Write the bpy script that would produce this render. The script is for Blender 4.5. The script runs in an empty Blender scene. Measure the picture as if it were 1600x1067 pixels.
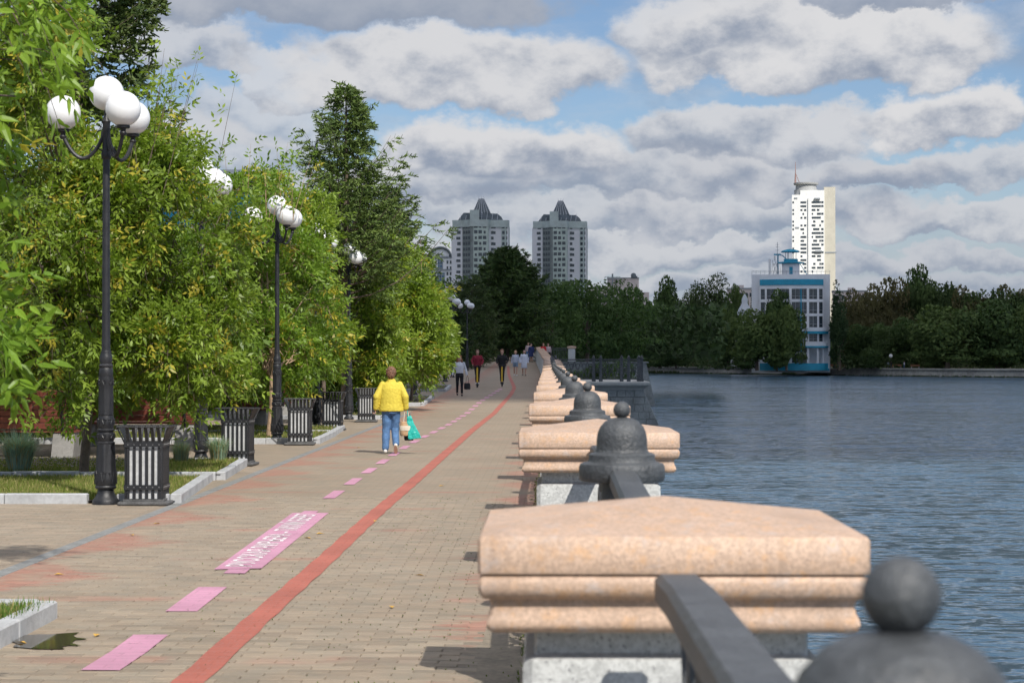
import bpy, bmesh, math, random
import numpy as np
from math import sin, cos, pi, radians, sqrt
from mathutils import Vector, Matrix
random.seed(7)
S = bpy.context.scene
COL = S.collection
F = 3111.0            # focal length in photograph pixels (70 mm on 36 mm)
EYE = 1.78

# ------------------------------------------------------------------ camera, sky, sun, exposure
cam = bpy.data.cameras.new('camera'); co = bpy.data.objects.new('camera', cam); COL.objects.link(co)
cam.lens = 70; cam.sensor_width = 36; cam.clip_start = 0.05; cam.clip_end = 6000
co.location = (0, 0, EYE)
co.rotation_euler = (radians(90 + 0.525), 0, radians(0.994))
cam.dof.use_dof = True; cam.dof.focus_distance = 40; cam.dof.aperture_fstop = 8.5
S.camera = co
S.view_settings.view_transform = 'Standard'; S.view_settings.look = 'None'
S.view_settings.exposure = 0; S.view_settings.gamma = 1; S.view_settings.use_curve_mapping = False
S.cycles.max_bounces = 6; S.cycles.transparent_max_bounces = 6
S.cycles.diffuse_bounces = 3; S.cycles.glossy_bounces = 3; S.cycles.transmission_bounces = 3
S.cycles.use_denoising = True

sun_to = Vector((.43, -.90, 1.0)).normalized()
sl = bpy.data.lights.new('sun', 'SUN'); so = bpy.data.objects.new('sun', sl); COL.objects.link(so)
sl.energy = 4.9; sl.angle = radians(.55); sl.color = (1, .945, .86)
so.rotation_euler = sun_to.to_track_quat('Z', 'Y').to_euler(); so.location = (20, -40, 60)

class NT:
    """tiny helper for node trees"""
    def __init__(s, tree): s.t = tree; s.t.nodes.clear()
    def n(s, typ, **kw):
        nd = s.t.nodes.new(typ)
        for k, v in kw.items(): setattr(nd, k, v)
        return nd
    def put(s, sock, v):
        if isinstance(v, bpy.types.NodeSocket): s.t.links.new(v, sock)
        else:
            if hasattr(sock, 'default_value') and not isinstance(v, (int, float)) and len(v) == 3 and len(sock.default_value) == 4: v = (*v, 1)
            sock.default_value = v
    def m(s, op, a, b=None, c=None, clamp=False):
        nd = s.n('ShaderNodeMath', operation=op, use_clamp=clamp)
        s.put(nd.inputs[0], a)
        if b is not None: s.put(nd.inputs[1], b)
        if c is not None: s.put(nd.inputs[2], c)
        return nd.outputs[0]
    def ss(s, v, a, b, lo=0., hi=1.):
        nd = s.n('ShaderNodeMapRange', interpolation_type='SMOOTHSTEP')
        s.put(nd.inputs[0], v)
        for i, x in enumerate((a, b, lo, hi)): s.put(nd.inputs[i + 1], x)
        return nd.outputs[0]
    def mix(s, f, a, b):
        nd = s.n('ShaderNodeMix', data_type='RGBA')
        s.put(nd.inputs[0], f); s.put(nd.inputs[6], a); s.put(nd.inputs[7], b)
        return nd.outputs[2]
    def noise(s, vec, scale, detail=4, rough=.55, out=0, lac=2.):
        nd = s.n('ShaderNodeTexNoise'); s.put(nd.inputs['Vector'], vec)
        nd.inputs['Scale'].default_value = scale; nd.inputs['Detail'].default_value = detail
        nd.inputs['Roughness'].default_value = rough; nd.inputs['Lacunarity'].default_value = lac
        return nd.outputs[out]
    def vmul(s, v, k):
        nd = s.n('ShaderNodeVectorMath', operation='MULTIPLY'); s.put(nd.inputs[0], v); s.put(nd.inputs[1], k)
        return nd.outputs[0]
    def vadd(s, v, k):
        nd = s.n('ShaderNodeVectorMath', operation='ADD'); s.put(nd.inputs[0], v); s.put(nd.inputs[1], k)
        return nd.outputs[0]

# ---- world: Nishita sky with fair-weather cumulus in front of it
W = bpy.data.worlds.new('World'); S.world = W; W.use_nodes = True
w = NT(W.node_tree)
sky = w.n('ShaderNodeTexSky', sky_type='NISHITA', sun_disc=False)
sky.sun_elevation = math.asin(sun_to.z); sky.sun_rotation = math.atan2(sun_to.x, sun_to.y)
sky.air_density = 1.0; sky.dust_density = .4; sky.ozone_density = 2.5
tc = w.n('ShaderNodeTexCoord').outputs['Generated']
sp = w.n('ShaderNodeSeparateXYZ'); w.put(sp.inputs[0], tc)
dx, dy, dz = sp.outputs
U0 = w.m('MULTIPLY', w.m('ARCTAN2', dx, dy), F / 100)       # units: 100 photograph pixels of angle
V0 = w.m('MULTIPLY', w.m('ARCSINE', dz), F / 100)
# billowing displacement of the cloud outlines
nA = w.noise(w.vmul(tc, (17, 17, 25)), 1.0, 8, .60)
nB = w.noise(w.vadd(w.vmul(tc, (17, 17, 25)), (7.3, 2.1, 5.5)), 1.0, 8, .58)
up = w.noise(w.vadd(w.vmul(tc, (17, 17, 25)), (7.3, 2.1, 5.5 + .30)), 1.0, 8, .58)   # same field a little lower: relief light from above
U = w.m('MULTIPLY_ADD', w.m('SUBTRACT', nA, .5), 2.3, U0)
V = w.m('MULTIPLY_ADD', w.m('SUBTRACT', nB, .5), 1.8, V0)
rel = w.m('SUBTRACT', nB, up)
# colours (radiance); blue comes from the Nishita sky itself
blue = w.vmul(w.mix(.0, sky.outputs[0], sky.outputs[0]), (.082, .086, .095))
base = w.mix(w.ss(V0, 3.6, 0.0), blue, (.40, .45, .53))
# generic broken cloud cover everywhere
gn = w.noise(w.vmul(tc, (5, 5, 13)), 1.0, 8, .58)
gdens = w.ss(gn, .48, .60)
gcol = w.mix(w.ss(w.m('ADD', w.noise(w.vadd(w.vmul(tc, (5, 5, 13)), (0, 0, .16)), 1.0, 8, .58), w.m('MULTIPLY', rel, -.9)), .64, .44), (.30, .34, .42), (.62, .61, .61))
CL = [  # u, v (px of the photograph), half width, height above, height below, brightness 0..1, density
 (1000, 505, 900, 26, 20, .55, .8), (1480, 470, 260, 28, 16, .5, .8), (980, 455, 330, 30, 16, .7, .8), (1400, 420, 300, 26, 20, .62, .9),
 (640, 420, 260, 40, 24, .62, .9), (1060, 400, 240, 34, 20, .75, .9), (1520, 360, 240, 36, 22, .78, .9), (860, 350, 300, 40, 26, .68, .9),
 (1180, 340, 260, 40, 30, .7, .9), (640, 300, 210, 55, 35, .75, .95), (1460, 285, 230, 42, 24, .78, .9), (1010, 285, 230, 55, 35, .72, .95), (1250, 280, 200, 45, 30, .7, .9),
 (770, 248, 200, 72, 42, .95, 1.), (1160, 212, 210, 50, 40, .85, .95), (1470, 200, 135, 62, 34, 1., 1.), (400, 200, 120, 60, 30, .8, .7), (450, 135, 80, 42, 24, .9, .8), (300, 250, 200, 50, 30, .8, .8),
 (700, 128, 250, 82, 40, .92, 1.), (290, 95, 150, 50, 30, .75, .9), (1265, 100, 320, 98, 44, 1., 1.), (1100, 60, 170, 70, 40, .95, .9),
 (520, 12, 360, 60, 42, .22, 1.), (1460, 0, 260, 50, 26, .3, .95), (100, 30, 260, 60, 40, .4, .9)]
col = w.mix(w.m('MULTIPLY', gdens, .9), base, gcol)
view = w.mix(w.m('MULTIPLY', gdens, .35), base, gcol)
for (cx, cy, a, bt, bb, br, den) in CL:
    cu, cv = (cx - 854) / 100, (562 - cy) / 100
    du = w.m('MULTIPLY', w.m('SUBTRACT', U, cu), 100 / a)
    dv = w.m('SUBTRACT', V, cv)
    tv = w.m('MAXIMUM', w.m('MULTIPLY', dv, 100 / bt), w.m('MULTIPLY', dv, -100 / bb))
    r2 = w.m('MULTIPLY_ADD', tv, tv, w.m('MULTIPLY', w.m('MULTIPLY', du, du), w.m('ABSOLUTE', du)))
    al = w.m('MULTIPLY', w.ss(r2, 1.22, .62), den)
    hh = w.m('MULTIPLY_ADD', dv, 100 / (bt + bb), .30)
    lit = w.ss(w.m('MULTIPLY_ADD', rel, 2.7, hh), -.40, .72, 0, br)
    cc = w.mix(lit, (.285, .335, .43), (.71, .71, .725))
    view = w.mix(al, view, cc)
# the listed clouds sit in the north; the same kind of sky goes on around and above
inwin = w.m('MULTIPLY', w.ss(w.m('ABSOLUTE', w.m('SUBTRACT', U0, -.5)), 11.5, 8.9), w.ss(V0, 8., 6.2))
fin = w.mix(inwin, col, view)
below = w.ss(V0, -.1, .05)
fin = w.mix(below, (.20, .23, .27), fin)
bg = w.n('ShaderNodeBackground'); w.put(bg.inputs[0], fin); bg.inputs[1].default_value = 1.0
W.cycles.sampling_method = 'MANUAL'; W.cycles.sample_map_resolution = 512
ow = w.n('ShaderNodeOutputWorld'); w.put(ow.inputs[0], bg.outputs[0])

# ------------------------------------------------------------------ helpers
def D_at(py): return F * EYE / (py - 562)
def at(px, py, D): return Vector(((px - 854) * D / F, D, EYE + (562 - py) * D / F))
def gz(y):                                     # promenade profile: level, then climbing gently
    return float(np.interp(y, [0, 66, 84, 103, 134, 165, 190, 240, 300], [0, 0, .22, .42, .72, 1.25, 1.75, 2.1, 2.1]))
def bend(y): return float(np.interp(y, [0, 105, 150, 195, 240], [0, 0, -.45, -1.1, -2.2]))
def on_ground(px, py):
    D = 10.
    while D < 260:
        if EYE - (py - 562) * D / F <= gz(D): break
        D += .05
    return Vector(((px - 854) * D / F, D, gz(D)))

MATS = {}
def mat(name, col=(.5, .5, .5), rough=.6, metal=0, var=.12, scale=6., bump=.0, bscale=40., spec=.5, build=None, subsurf=0):
    if name in MATS: return MATS[name]
    m = bpy.data.materials.new(name); m.use_nodes = True
    t = NT(m.node_tree)
    b = t.n('ShaderNodeBsdfPrincipled'); o = t.n('ShaderNodeOutputMaterial'); t.put(o.inputs[0], b.outputs[0])
    b.inputs['Roughness'].default_value = rough; b.inputs['Metallic'].default_value = metal
    b.inputs['Specular IOR Level'].default_value = spec
    tcn = t.n('ShaderNodeTexCoord').outputs['Object']
    if build: build(t, b, tcn)
    else:
        n1 = t.noise(tcn, scale, 5)
        n2 = t.noise(tcn, scale * 7, 3)
        f = t.ss(t.m('MULTIPLY_ADD', n2, .4, t.m('MULTIPLY', n1, .6)), .3, .7)
        t.put(b.inputs['Base Color'], t.mix(f, tuple(c * (1 - var) for c in col), tuple(min(1, c * (1 + var)) for c in col)))
        t.put(b.inputs['Roughness'], t.m('MULTIPLY_ADD', t.m('SUBTRACT', n1, .5), .25, rough))
        if bump:
            bp = t.n('ShaderNodeBump'); bp.inputs['Strength'].default_value = bump; bp.inputs['Distance'].default_value = .01
            t.put(bp.inputs['Height'], t.noise(tcn, bscale, 4)); t.put(b.inputs['Normal'], bp.outputs[0])
    MATS[name] = m
    return m

def tag(o, label=None, cat=None, group=None, kind=None):
    if label: o['label'] = label
    if cat: o['category'] = cat
    if group: o['group'] = group
    if kind: o['kind'] = kind
    return o
def empty(name, loc=(0, 0, 0), rz=0, label=None, cat=None, group=None):
    o = bpy.data.objects.new(name, None); COL.objects.link(o); o.empty_display_size = .2
    o.location = loc; o.rotation_euler = (0, 0, rz)
    return tag(o, label, cat, group)
def link(name, me, parent=None, loc=None, rot=None, scale=None):
    o = bpy.data.objects.new(name, me); COL.objects.link(o)
    if parent is not None: o.parent = parent
    if loc is not None: o.location = loc
    if rot is not None: o.rotation_euler = rot
    if scale is not None: o.scale = scale
    return o
def copy_tree(o, parent=None):
    c = o.copy(); COL.objects.link(c)
    if parent is not None: c.parent = parent; c.matrix_parent_inverse = o.matrix_parent_inverse.copy()
    for ch in list(o.children): copy_tree(ch, c)
    return c

class MB:
    def __init__(s): s.v = []; s.f = []; s.mi = []; s.k = 0
    def add(s, vs, fs):
        o = len(s.v); s.v += [tuple(p) for p in vs]; s.f += [tuple(i + o for i in f) for f in fs]; s.mi += [s.k] * len(fs)
    def box(s, c, size, rz=0, M=None, taper=1.):
        x, y, z = [q / 2 for q in size]; vs = []
        for sz in (-1, 1):
            k = taper if sz > 0 else 1.
            for sx, sy in ((-1, -1), (1, -1), (1, 1), (-1, 1)):
                p = Vector((sx * x * k, sy * y * k, sz * z))
                if M is not None: p = M @ p
                elif rz: p = Matrix.Rotation(rz, 3, 'Z') @ p
                vs.append(p + Vector(c))
        s.add(vs, [(3, 2, 1, 0), (4, 5, 6, 7), (0, 1, 5, 4), (1, 2, 6, 5), (2, 3, 7, 6), (3, 0, 4, 7)])
    def b2(s, x0, x1, y0, y1, z0, z1): s.box(((x0 + x1) / 2, (y0 + y1) / 2, (z0 + z1) / 2), (x1 - x0, y1 - y0, z1 - z0))
    def cbox(s, x0, x1, y0, y1, z0, z1, e=.01):
        """box with chamfered edges"""
        xs = ((x0, y0), (x1, y0), (x1, y1), (x0, y1))
        def ring(z, q):
            cx, cy = (x0 + x1) / 2, (y0 + y1) / 2; out = []
            for (x, y) in xs:
                sx = 1 if x > cx else -1; sy = 1 if y > cy else -1
                a = (x - sx * q, y - sy * (q + e)); b = (x - sx * (q + e), y - sy * q)
                out += [(*a, z), (*b, z)] if sx * sy > 0 else [(*b, z), (*a, z)]
            return out
        s.loft([ring(z0, e), ring(z0 + e, 0), ring(z1 - e, 0), ring(z1, e)])
    def loft(s, rings, cap=True, close=True):
        n = len(rings[0]); vs = [p for r in rings for p in r]; fs = []
        for i in range(len(rings) - 1):
            for j in range(n if close else n - 1):
                a = i * n + j; b = i * n + (j + 1) % n
                fs.append((a, b, b + n, a + n))
        if cap: fs.append(tuple(range(n))[::-1]); fs.append(tuple(range((len(rings) - 1) * n, len(rings) * n)))
        s.add(vs, fs)
    def tube(s, pts, rad, n=8, cap=True):
        pts = [Vector(p) for p in pts]; rings = []
        if not hasattr(rad, '__len__'): rad = [rad] * len(pts)
        u = None
        for i, p in enumerate(pts):
            d = (pts[min(i + 1, len(pts) - 1)] - pts[max(i - 1, 0)]).normalized()
            if u is None:
                u = d.cross(Vector((0, 0, 1)))
                if u.length < .1: u = d.cross(Vector((1, 0, 0)))
                u.normalize()
            else: u = (u - d * u.dot(d)).normalized()
            v = d.cross(u)
            rings.append([tuple(p + (u * cos(2 * pi * j / n) + v * sin(2 * pi * j / n)) * rad[i]) for j in range(n)])
        s.loft(rings, cap)
    def lathe(s, prof, c=(0, 0, 0), n=20, flute=0, fr=(0, 0), famp=.06):
        rings = []
        for (r, z) in prof:
            fl = famp if (flute and fr[0] <= z <= fr[1]) else 0
            rings.append([(c[0] + r * (1 + fl * cos(flute * 2 * pi * j / n)) * cos(2 * pi * j / n), c[1] + r * (1 + fl * cos(flute * 2 * pi * j / n)) * sin(2 * pi * j / n), c[2] + z) for j in range(n)])
        s.loft(rings)
    def sphere(s, c, r, n=20, m=12, sc=(1, 1, 1)):
        rings = []
        for i in range(m + 1):
            t = pi * min(max(i / m, .004), .996)
            rings.append([(c[0] + r * sc[0] * sin(t) * cos(2 * pi * j / n), c[1] + r * sc[1] * sin(t) * sin(2 * pi * j / n), c[2] - r * sc[2] * cos(t)) for j in range(n)])
        s.loft(rings)
    def quad(s, a, b, c, d): s.add([a, b, c, d], [(0, 1, 2, 3)])
    def mesh(s, name, mats, smooth=False):
        me = bpy.data.meshes.new(name); me.from_pydata(s.v, [], s.f)
        for m in (mats if isinstance(mats, (list, tuple)) else [mats]): me.materials.append(m)
        if s.k or any(s.mi): me.polygons.foreach_set('material_index', s.mi)
        if smooth:
            me.polygons.foreach_set('use_smooth', [True] * len(s.f))
            try: me.set_sharp_from_angle(angle=radians(38))
            except Exception: pass
        me.update(); return me
    def build(s, name, mats, parent=None, smooth=False, loc=None, rot=None):
        return link(name, s.mesh(name, mats, smooth), parent, loc, rot)

def np_mesh(name, V, n_per, mats, tint=None, mi=None, smooth=False):
    """mesh from a big vertex array made of separate polygons of n_per corners each; tint = colour per polygon"""
    V = np.asarray(V, dtype=np.float32).reshape(-1, 3); nv = len(V); nf = nv // n_per
    me = bpy.data.meshes.new(name)
    me.vertices.add(nv); me.vertices.foreach_set('co', V.ravel())
    me.loops.add(nv); me.loops.foreach_set('vertex_index', np.arange(nv, dtype=np.int32))
    me.polygons.add(nf); me.polygons.foreach_set('loop_start', np.arange(0, nv, n_per, dtype=np.int32))
    for m in (mats if isinstance(mats, (list, tuple)) else [mats]): me.materials.append(m)
    if mi is not None: me.polygons.foreach_set('material_index', np.asarray(mi, dtype=np.int32))
    if tint is not None:
        at_ = me.attributes.new('tint', 'FLOAT_COLOR', 'POINT')
        c = np.ones((nv, 4), dtype=np.float32); c[:, :3] = np.repeat(np.asarray(tint, dtype=np.float32), n_per, axis=0)
        at_.data.foreach_set('color', c.ravel())
    me.update(calc_edges=True); me.validate()
    return me
# ------------------------------------------------------------------ materials
def tinted(t):
    a = t.n('ShaderNodeAttribute', attribute_name='tint'); return a.outputs['Color']
def leaf_mat(name, rough=.5, trans=.35, spec=.4, gain=1.):
    if name in MATS: return MATS[name]
    m = bpy.data.materials.new(name); m.use_nodes = True; t = NT(m.node_tree)
    c = t.vmul(tinted(t), (gain,) * 3)
    b = t.n('ShaderNodeBsdfPrincipled'); t.put(b.inputs['Base Color'], c); b.inputs['Roughness'].default_value = rough; b.inputs['Specular IOR Level'].default_value = spec
    tr = t.n('ShaderNodeBsdfTranslucent'); t.put(tr.inputs[0], t.vmul(c, (1.25, 1.35, .7)))
    mx = t.n('ShaderNodeMixShader'); mx.inputs[0].default_value = trans
    t.put(mx.inputs[1], b.outputs[0]); t.put(mx.inputs[2], tr.outputs[0])
    o = t.n('ShaderNodeOutputMaterial'); t.put(o.inputs[0], mx.outputs[0]); MATS[name] = m
    return m
LEAF = leaf_mat('leaf_green', .42, .38)
LEAFFAR = leaf_mat('far_foliage', .7, .2, .2, 1.8)
NEEDLE = leaf_mat('needles', .6, .15, .3, 1.25)
GRASS = leaf_mat('grass_blades', .6, .35, .3)

IRON = mat('cast_iron_paint', (.017, .018, .021), .45, 0, .25, 9, .35, 60)
IRONG = mat('grey_iron_paint', (.066, .072, .078), .5, 0, .35, 9, .6, 70)
LINER = mat('zinc_liner', (.52, .53, .54), .45, .1, .18, 5)
GLOBE = mat('opal_globe', (.80, .81, .82), .22, 0, .015, 2)
BARK = mat('bark', (.13, .10, .075), .9, 0, .35, 9, .8, 30)
BARKL = mat('pale_bark', (.36, .25, .16), .85, 0, .25, 9, .6, 30)
CONC = mat('concrete', (.40, .40, .385), .85, 0, .16, 3.5, .4, 60)
KERB = mat('kerb_concrete', (.40, .41, .42), .85, 0, .2, 2.5, .4, 50)
WOOD = mat('red_brown_bench_wood', (.20, .058, .04), .5, 0, .3, 6, .3, 40)
SOIL = mat('soil', (.075, .058, .042), .95, 0, .35, 5, .8, 20)
TEAL = mat('teal_paint', (.02, .30, .46), .6, 0, .12, 1.0)
WHITEW = mat('white_plaster', (.78, .79, .82), .8, 0, .06, .4)
BRIGHTW = mat('bright_white_cladding', (.84, .85, .84), .7, 0, .05, .15)
CREAM = mat('cream_panel', (.58, .555, .47), .75, 0, .08, .2)
WINDOW = mat('dark_window_glass', (.035, .05, .065), .12, 0, .5, .6, spec=.8)
WFRAME = mat('window_frame_grey', (.30, .33, .36), .6, 0, .1, 2)

def granite(col, dark, sc, mott=0., warm=(.62, .36, .18)):
    def build(t, b, tcn):
        n1 = t.noise(tcn, sc, 3, .7); n2 = t.noise(tcn, sc * 1.9, 2, .6); n3 = t.noise(tcn, sc * .06, 5, .6); n4 = t.noise(tcn, sc * .28, 4, .65)
        c = t.mix(t.ss(n1, .42, .6), tuple(x * .86 for x in col), tuple(min(1, x * 1.12) for x in col))
        if mott:
            c = t.mix(t.ss(n4, .50, .68, 0, mott), c, warm)
            c = t.mix(t.ss(t.noise(t.vadd(tcn, (3, 1, 7)), sc * .22, 4, .65), .54, .72, 0, mott), c, (.50, .45, .43))
        c = t.mix(t.ss(n2, .62, .70), c, dark)
        c = t.mix(t.ss(n3, .45, .72, 0, .42), c, tuple(x * .62 for x in col))
        s = t.n('ShaderNodeSeparateXYZ'); t.put(s.inputs[0], tcn)
        drip = t.noise(t.vmul(tcn, (9, 9, .8)), 1.6, 4, .6)
        c = t.mix(t.ss(drip, .52, .72, 0, .30), c, tuple(x * .55 for x in col))
        t.put(b.inputs['Base Color'], c)
        bp = t.n('ShaderNodeBump'); bp.inputs['Strength'].default_value = .35; bp.inputs['Distance'].default_value = .003
        t.put(bp.inputs['Height'], n2); t.put(b.inputs['Normal'], bp.outputs[0])
    return build
GRANP = mat('pink_granite', rough=.6, build=granite((.53, .375, .275), (.30, .21, .16), 80, .6))
GRANG = mat('grey_granite', rough=.65, build=granite((.50, .51, .50), (.20, .20, .21), 60))

def pave_build(geo):
    def build(t, b, tcn):
        P = t.n('ShaderNodeNewGeometry').outputs['Position']
        s = t.n('ShaderNodeSeparateXYZ'); t.put(s.inputs[0], P); X, Y, Z = s.outputs
        n1 = t.noise(P, .55, 5, .6); n2 = t.noise(P, 3.2, 4, .6); n3 = t.noise(t.vmul(P, (1, 4, 1)), 9, 3, .65)
        c = t.mix(t.ss(n1, .3, .7), (.268, .215, .160), (.308, .250, .188))
        c = t.mix(t.ss(n2, .35, .7, 0, .55), c, (.225, .205, .165))
        # red pavers laid as saw-tooth borders and cross bands
        pp = t.m('PINGPONG', t.m('ADD', Y, .2), 1.5)
        wob = t.m('MULTIPLY', t.m('SUBTRACT', t.noise(t.vmul(P, (1.2, 5, 1)), 2.2, 3), .5), 1.3)
        left = t.ss(t.m('ADD', t.m('MULTIPLY_ADD', pp, .62, -4.55), wob), t.m('SUBTRACT', X, .10), t.m('ADD', X, .12))
        left = t.m('MULTIPLY', left, t.ss(X, -4.62, -4.58))
        right = t.ss(t.m('SUBTRACT', t.m('MULTIPLY_ADD', pp, -.42, .0), wob), t.m('ADD', X, .22), t.m('SUBTRACT', X, .05))
        band = t.m('MULTIPLY', t.ss(pp, .22, .05), t.ss(t.noise(t.vmul(P, (.9, .5, 1)), 1.0, 3), .45, .6))
        band = t.m('MULTIPLY', band, t.ss(X, -4.6, -4.4))
        red = t.m('MAXIMUM', t.m('MAXIMUM', left, right), t.m('MULTIPLY', band, .8))
        red = t.m('MULTIPLY', red, t.ss(n2, .3, .62, .25, .8))
        c = t.mix(red, c, (.33, .160, .120))
        # worn, pale and mossy spots
        c = t.mix(t.ss(n3, .62, .78, 0, .45), c, (.43, .375, .295))
        c = t.mix(t.m('MULTIPLY', t.ss(t.noise(P, 5, 5, .7), .6, .74), t.ss(X, -1.8, -.6, 0, .5)), c, (.12, .125, .05))
        if geo:
            tn = t.n('ShaderNodeAttribute', attribute_name='tint')
            k = tn.outputs['Fac']
            k2 = t.m('MULTIPLY_ADD', t.n('ShaderNodeObjectInfo').outputs['Random'], .0, k)
            mul = t.n('ShaderNodeCombineXYZ'); [t.put(i, k2) for i in mul.inputs]
            c = t.vmul(c, mul.outputs[0])
        else:
            br = t.n('ShaderNodeTexBrick'); t.put(br.inputs['Vector'], P)
            br.inputs['Color1'].default_value = (.96, .96, .96, 1); br.inputs['Color2'].default_value = (1.08, 1.06, 1.05, 1); br.inputs['Mortar'].default_value = (.80, .79, .77, 1)
            br.inputs['Scale'].default_value = 1; br.inputs['Brick Width'].default_value = .24; br.inputs['Row Height'].default_value = .12; br.inputs['Mortar Size'].default_value = .006
            c = t.vmul(c, br.outputs[0])
        t.put(b.inputs['Base Color'], c)
        bp = t.n('ShaderNodeBump'); bp.inputs['Strength'].default_value = .5; bp.inputs['Distance'].default_value = .006
        t.put(bp.inputs['Height'], t.noise(P, 45, 4, .6)); t.put(b.inputs['Normal'], bp.outputs[0])
    return build
PAVE = mat('concrete_pavers', rough=.85, build=pave_build(True), spec=.3)
PAVEF = mat('paved_surface', rough=.85, build=pave_build(False), spec=.3)

def paint_mat(name, col, worn):
    m = bpy.data.materials.new(name); m.use_nodes = True; t = NT(m.node_tree)
    b = t.n('ShaderNodeBsdfPrincipled'); b.inputs['Roughness'].default_value = .75; b.inputs['Specular IOR Level'].default_value = .3
    P = t.n('ShaderNodeNewGeometry').outputs['Position']
    n = t.noise(t.vmul(P, (1, 3, 1)), 6, 6, .75); n2 = t.noise(P, 1.1, 3); n3 = t.noise(t.vmul(P, (3, 1, 1)), 14, 4, .7)
    c = t.mix(t.ss(n2, .3, .7), tuple(x * .86 for x in col), tuple(min(1, x * 1.08) for x in col))
    c = t.mix(t.ss(n3, .45, .75, 0, .5), c, tuple(x * .45 + .13 for x in col))
    br = t.n('ShaderNodeTexBrick'); t.put(br.inputs['Vector'], t.vadd(P, (.04, .06, 0)))
    br.inputs['Color1'].default_value = (.97, .97, .97, 1); br.inputs['Color2'].default_value = (1.04, 1.04, 1.04, 1); br.inputs['Mortar'].default_value = (.86, .84, .82, 1)
    br.inputs['Scale'].default_value = 1; br.inputs['Brick Width'].default_value = .24; br.inputs['Row Height'].default_value = .12; br.inputs['Mortar Size'].default_value = .005
    t.put(b.inputs['Base Color'], t.vmul(c, br.outputs[0]))
    tr = t.n('ShaderNodeBsdfTransparent'); mx = t.n('ShaderNodeMixShader')
    t.put(mx.inputs[0], t.ss(n, .60, .68, 0, worn)); t.put(mx.inputs[1], b.outputs[0]); t.put(mx.inputs[2], tr.outputs[0])
    o = t.n('ShaderNodeOutputMaterial'); t.put(o.inputs[0], mx.outputs[0]); MATS[name] = m
    return m
PINK = paint_mat('pink_paint', (.54, .27, .38), .75)
REDP = paint_mat('red_paint', (.40, .125, .09), .9)
WHITEP = paint_mat('white_lettering_paint', (.82, .74, .76), .45)

def water_build(t, b, tcn):
    P = t.n('ShaderNodeNewGeometry').outputs['Position']
    def wave(sc, st): 
        c = t.noise(t.vmul(P, (st, 1, 1)), sc, 3, .6, out=1); return t.vadd(c, (-.5, -.5, -.5))
    s1 = t.vmul(wave(4.2, .45), (1.0, 1.55, 0)); s2 = t.vmul(wave(1.4, .4), (.7, 1.1, 0)); s3 = t.vmul(wave(.3, .3), (.2, .42, 0)); s4 = t.vmul(wave(.035, .25), (.08, .30, 0))
    nd = t.n('ShaderNodeVectorMath', operation='ADD'); t.put(nd.inputs[0], s1); t.put(nd.inputs[1], s2)
    n2 = t.n('ShaderNodeVectorMath', operation='ADD'); t.put(n2.inputs[0], s3); t.put(n2.inputs[1], s4)
    n3 = t.n('ShaderNodeVectorMath', operation='ADD'); t.put(n3.inputs[0], nd.outputs[0]); t.put(n3.inputs[1], n2.outputs[0])
    n4 = t.n('ShaderNodeVectorMath', operation='NORMALIZE'); t.put(n4.inputs[0], t.vadd(n3.outputs[0], (0, 0, 1)))
    t.put(b.inputs['Normal'], n4.outputs[0])
    b.inputs['Base Color'].default_value = (.050, .098, .145, 1)
    b.inputs['IOR'].default_value = 1.33
WATER = mat('lake_water', rough=.12, build=water_build)

# ------------------------------------------------------------------ the ground, promenade, water
def strip(xl, xr, ys, dz, name, m, parent=None, follow=True):
    """sheet between x = xl(y) and xr(y) following the promenade profile"""
    vs = []; fs = []
    for y in ys:
        z = gz(y) + dz if follow else dz
        vs += [(xl(y), y, z), (xr(y), y, z)]
    for i in range(len(ys) - 1): fs.append((2 * i, 2 * i + 1, 2 * i + 3, 2 * i + 2))
    mb = MB(); mb.add(vs, fs); return mb.build(name, m, parent)

GROUNDM = mat('park_ground', (.16, .145, .085), .95, 0, .35, .5, .4, 8)
YS = [-30, 0, 30, 66, 75, 84, 93, 103, 118, 134, 150, 165, 178, 190, 215, 240, 300, 420, 650]
tag(strip(lambda y: -900, lambda y: .20 + bend(y), YS, -.06, 'ground', GROUNDM), kind='structure')
far = MB()
far.add([(-900, 300, 1.6), (-30, 300, 1.6), (4, 470, .2), (12, 640, -.36), (30, 590, -.36), (106, 442, -.36), (400, 350, -.36), (2500, 350, -.36), (3500, 4000, -.3), (-3000, 4000, -.3), (-3000, 300, 1.)],
        [(0, 1, 2, 3, 4, 5, 6, 7, 8, 9, 10)])
tag(far.build('far_ground', GROUNDM), kind='structure')
wt = MB(); wt.quad((.3, -60, -2.2), (2600, -60, -2.2), (2600, 700, -2.2), (.3, 700, -2.2))
tag(wt.build('water', WATER), kind='structure')
# embankment wall under the parapet
ew = MB()
for i in range(len(YS) - 1):
    y0, y1 = YS[i], YS[i + 1]
    if y1 > 240: break
    a, b_ = bend(y0), bend(y1)
    ew.quad((.66 + a, y0, gz(y0) - .02), (.95 + a, y0, -2.6), (.95 + b_, y1, -2.6), (.66 + b_, y1, gz(y1) - .02))
    ew.quad((-.08 + a, y0, gz(y0) - .02), (.66 + a, y0, gz(y0) - .02), (.66 + b_, y1, gz(y1) - .02), (-.08 + b_, y1, gz(y1) - .02))
tag(ew.build('embankment_wall', CONC), kind='structure')

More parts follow.
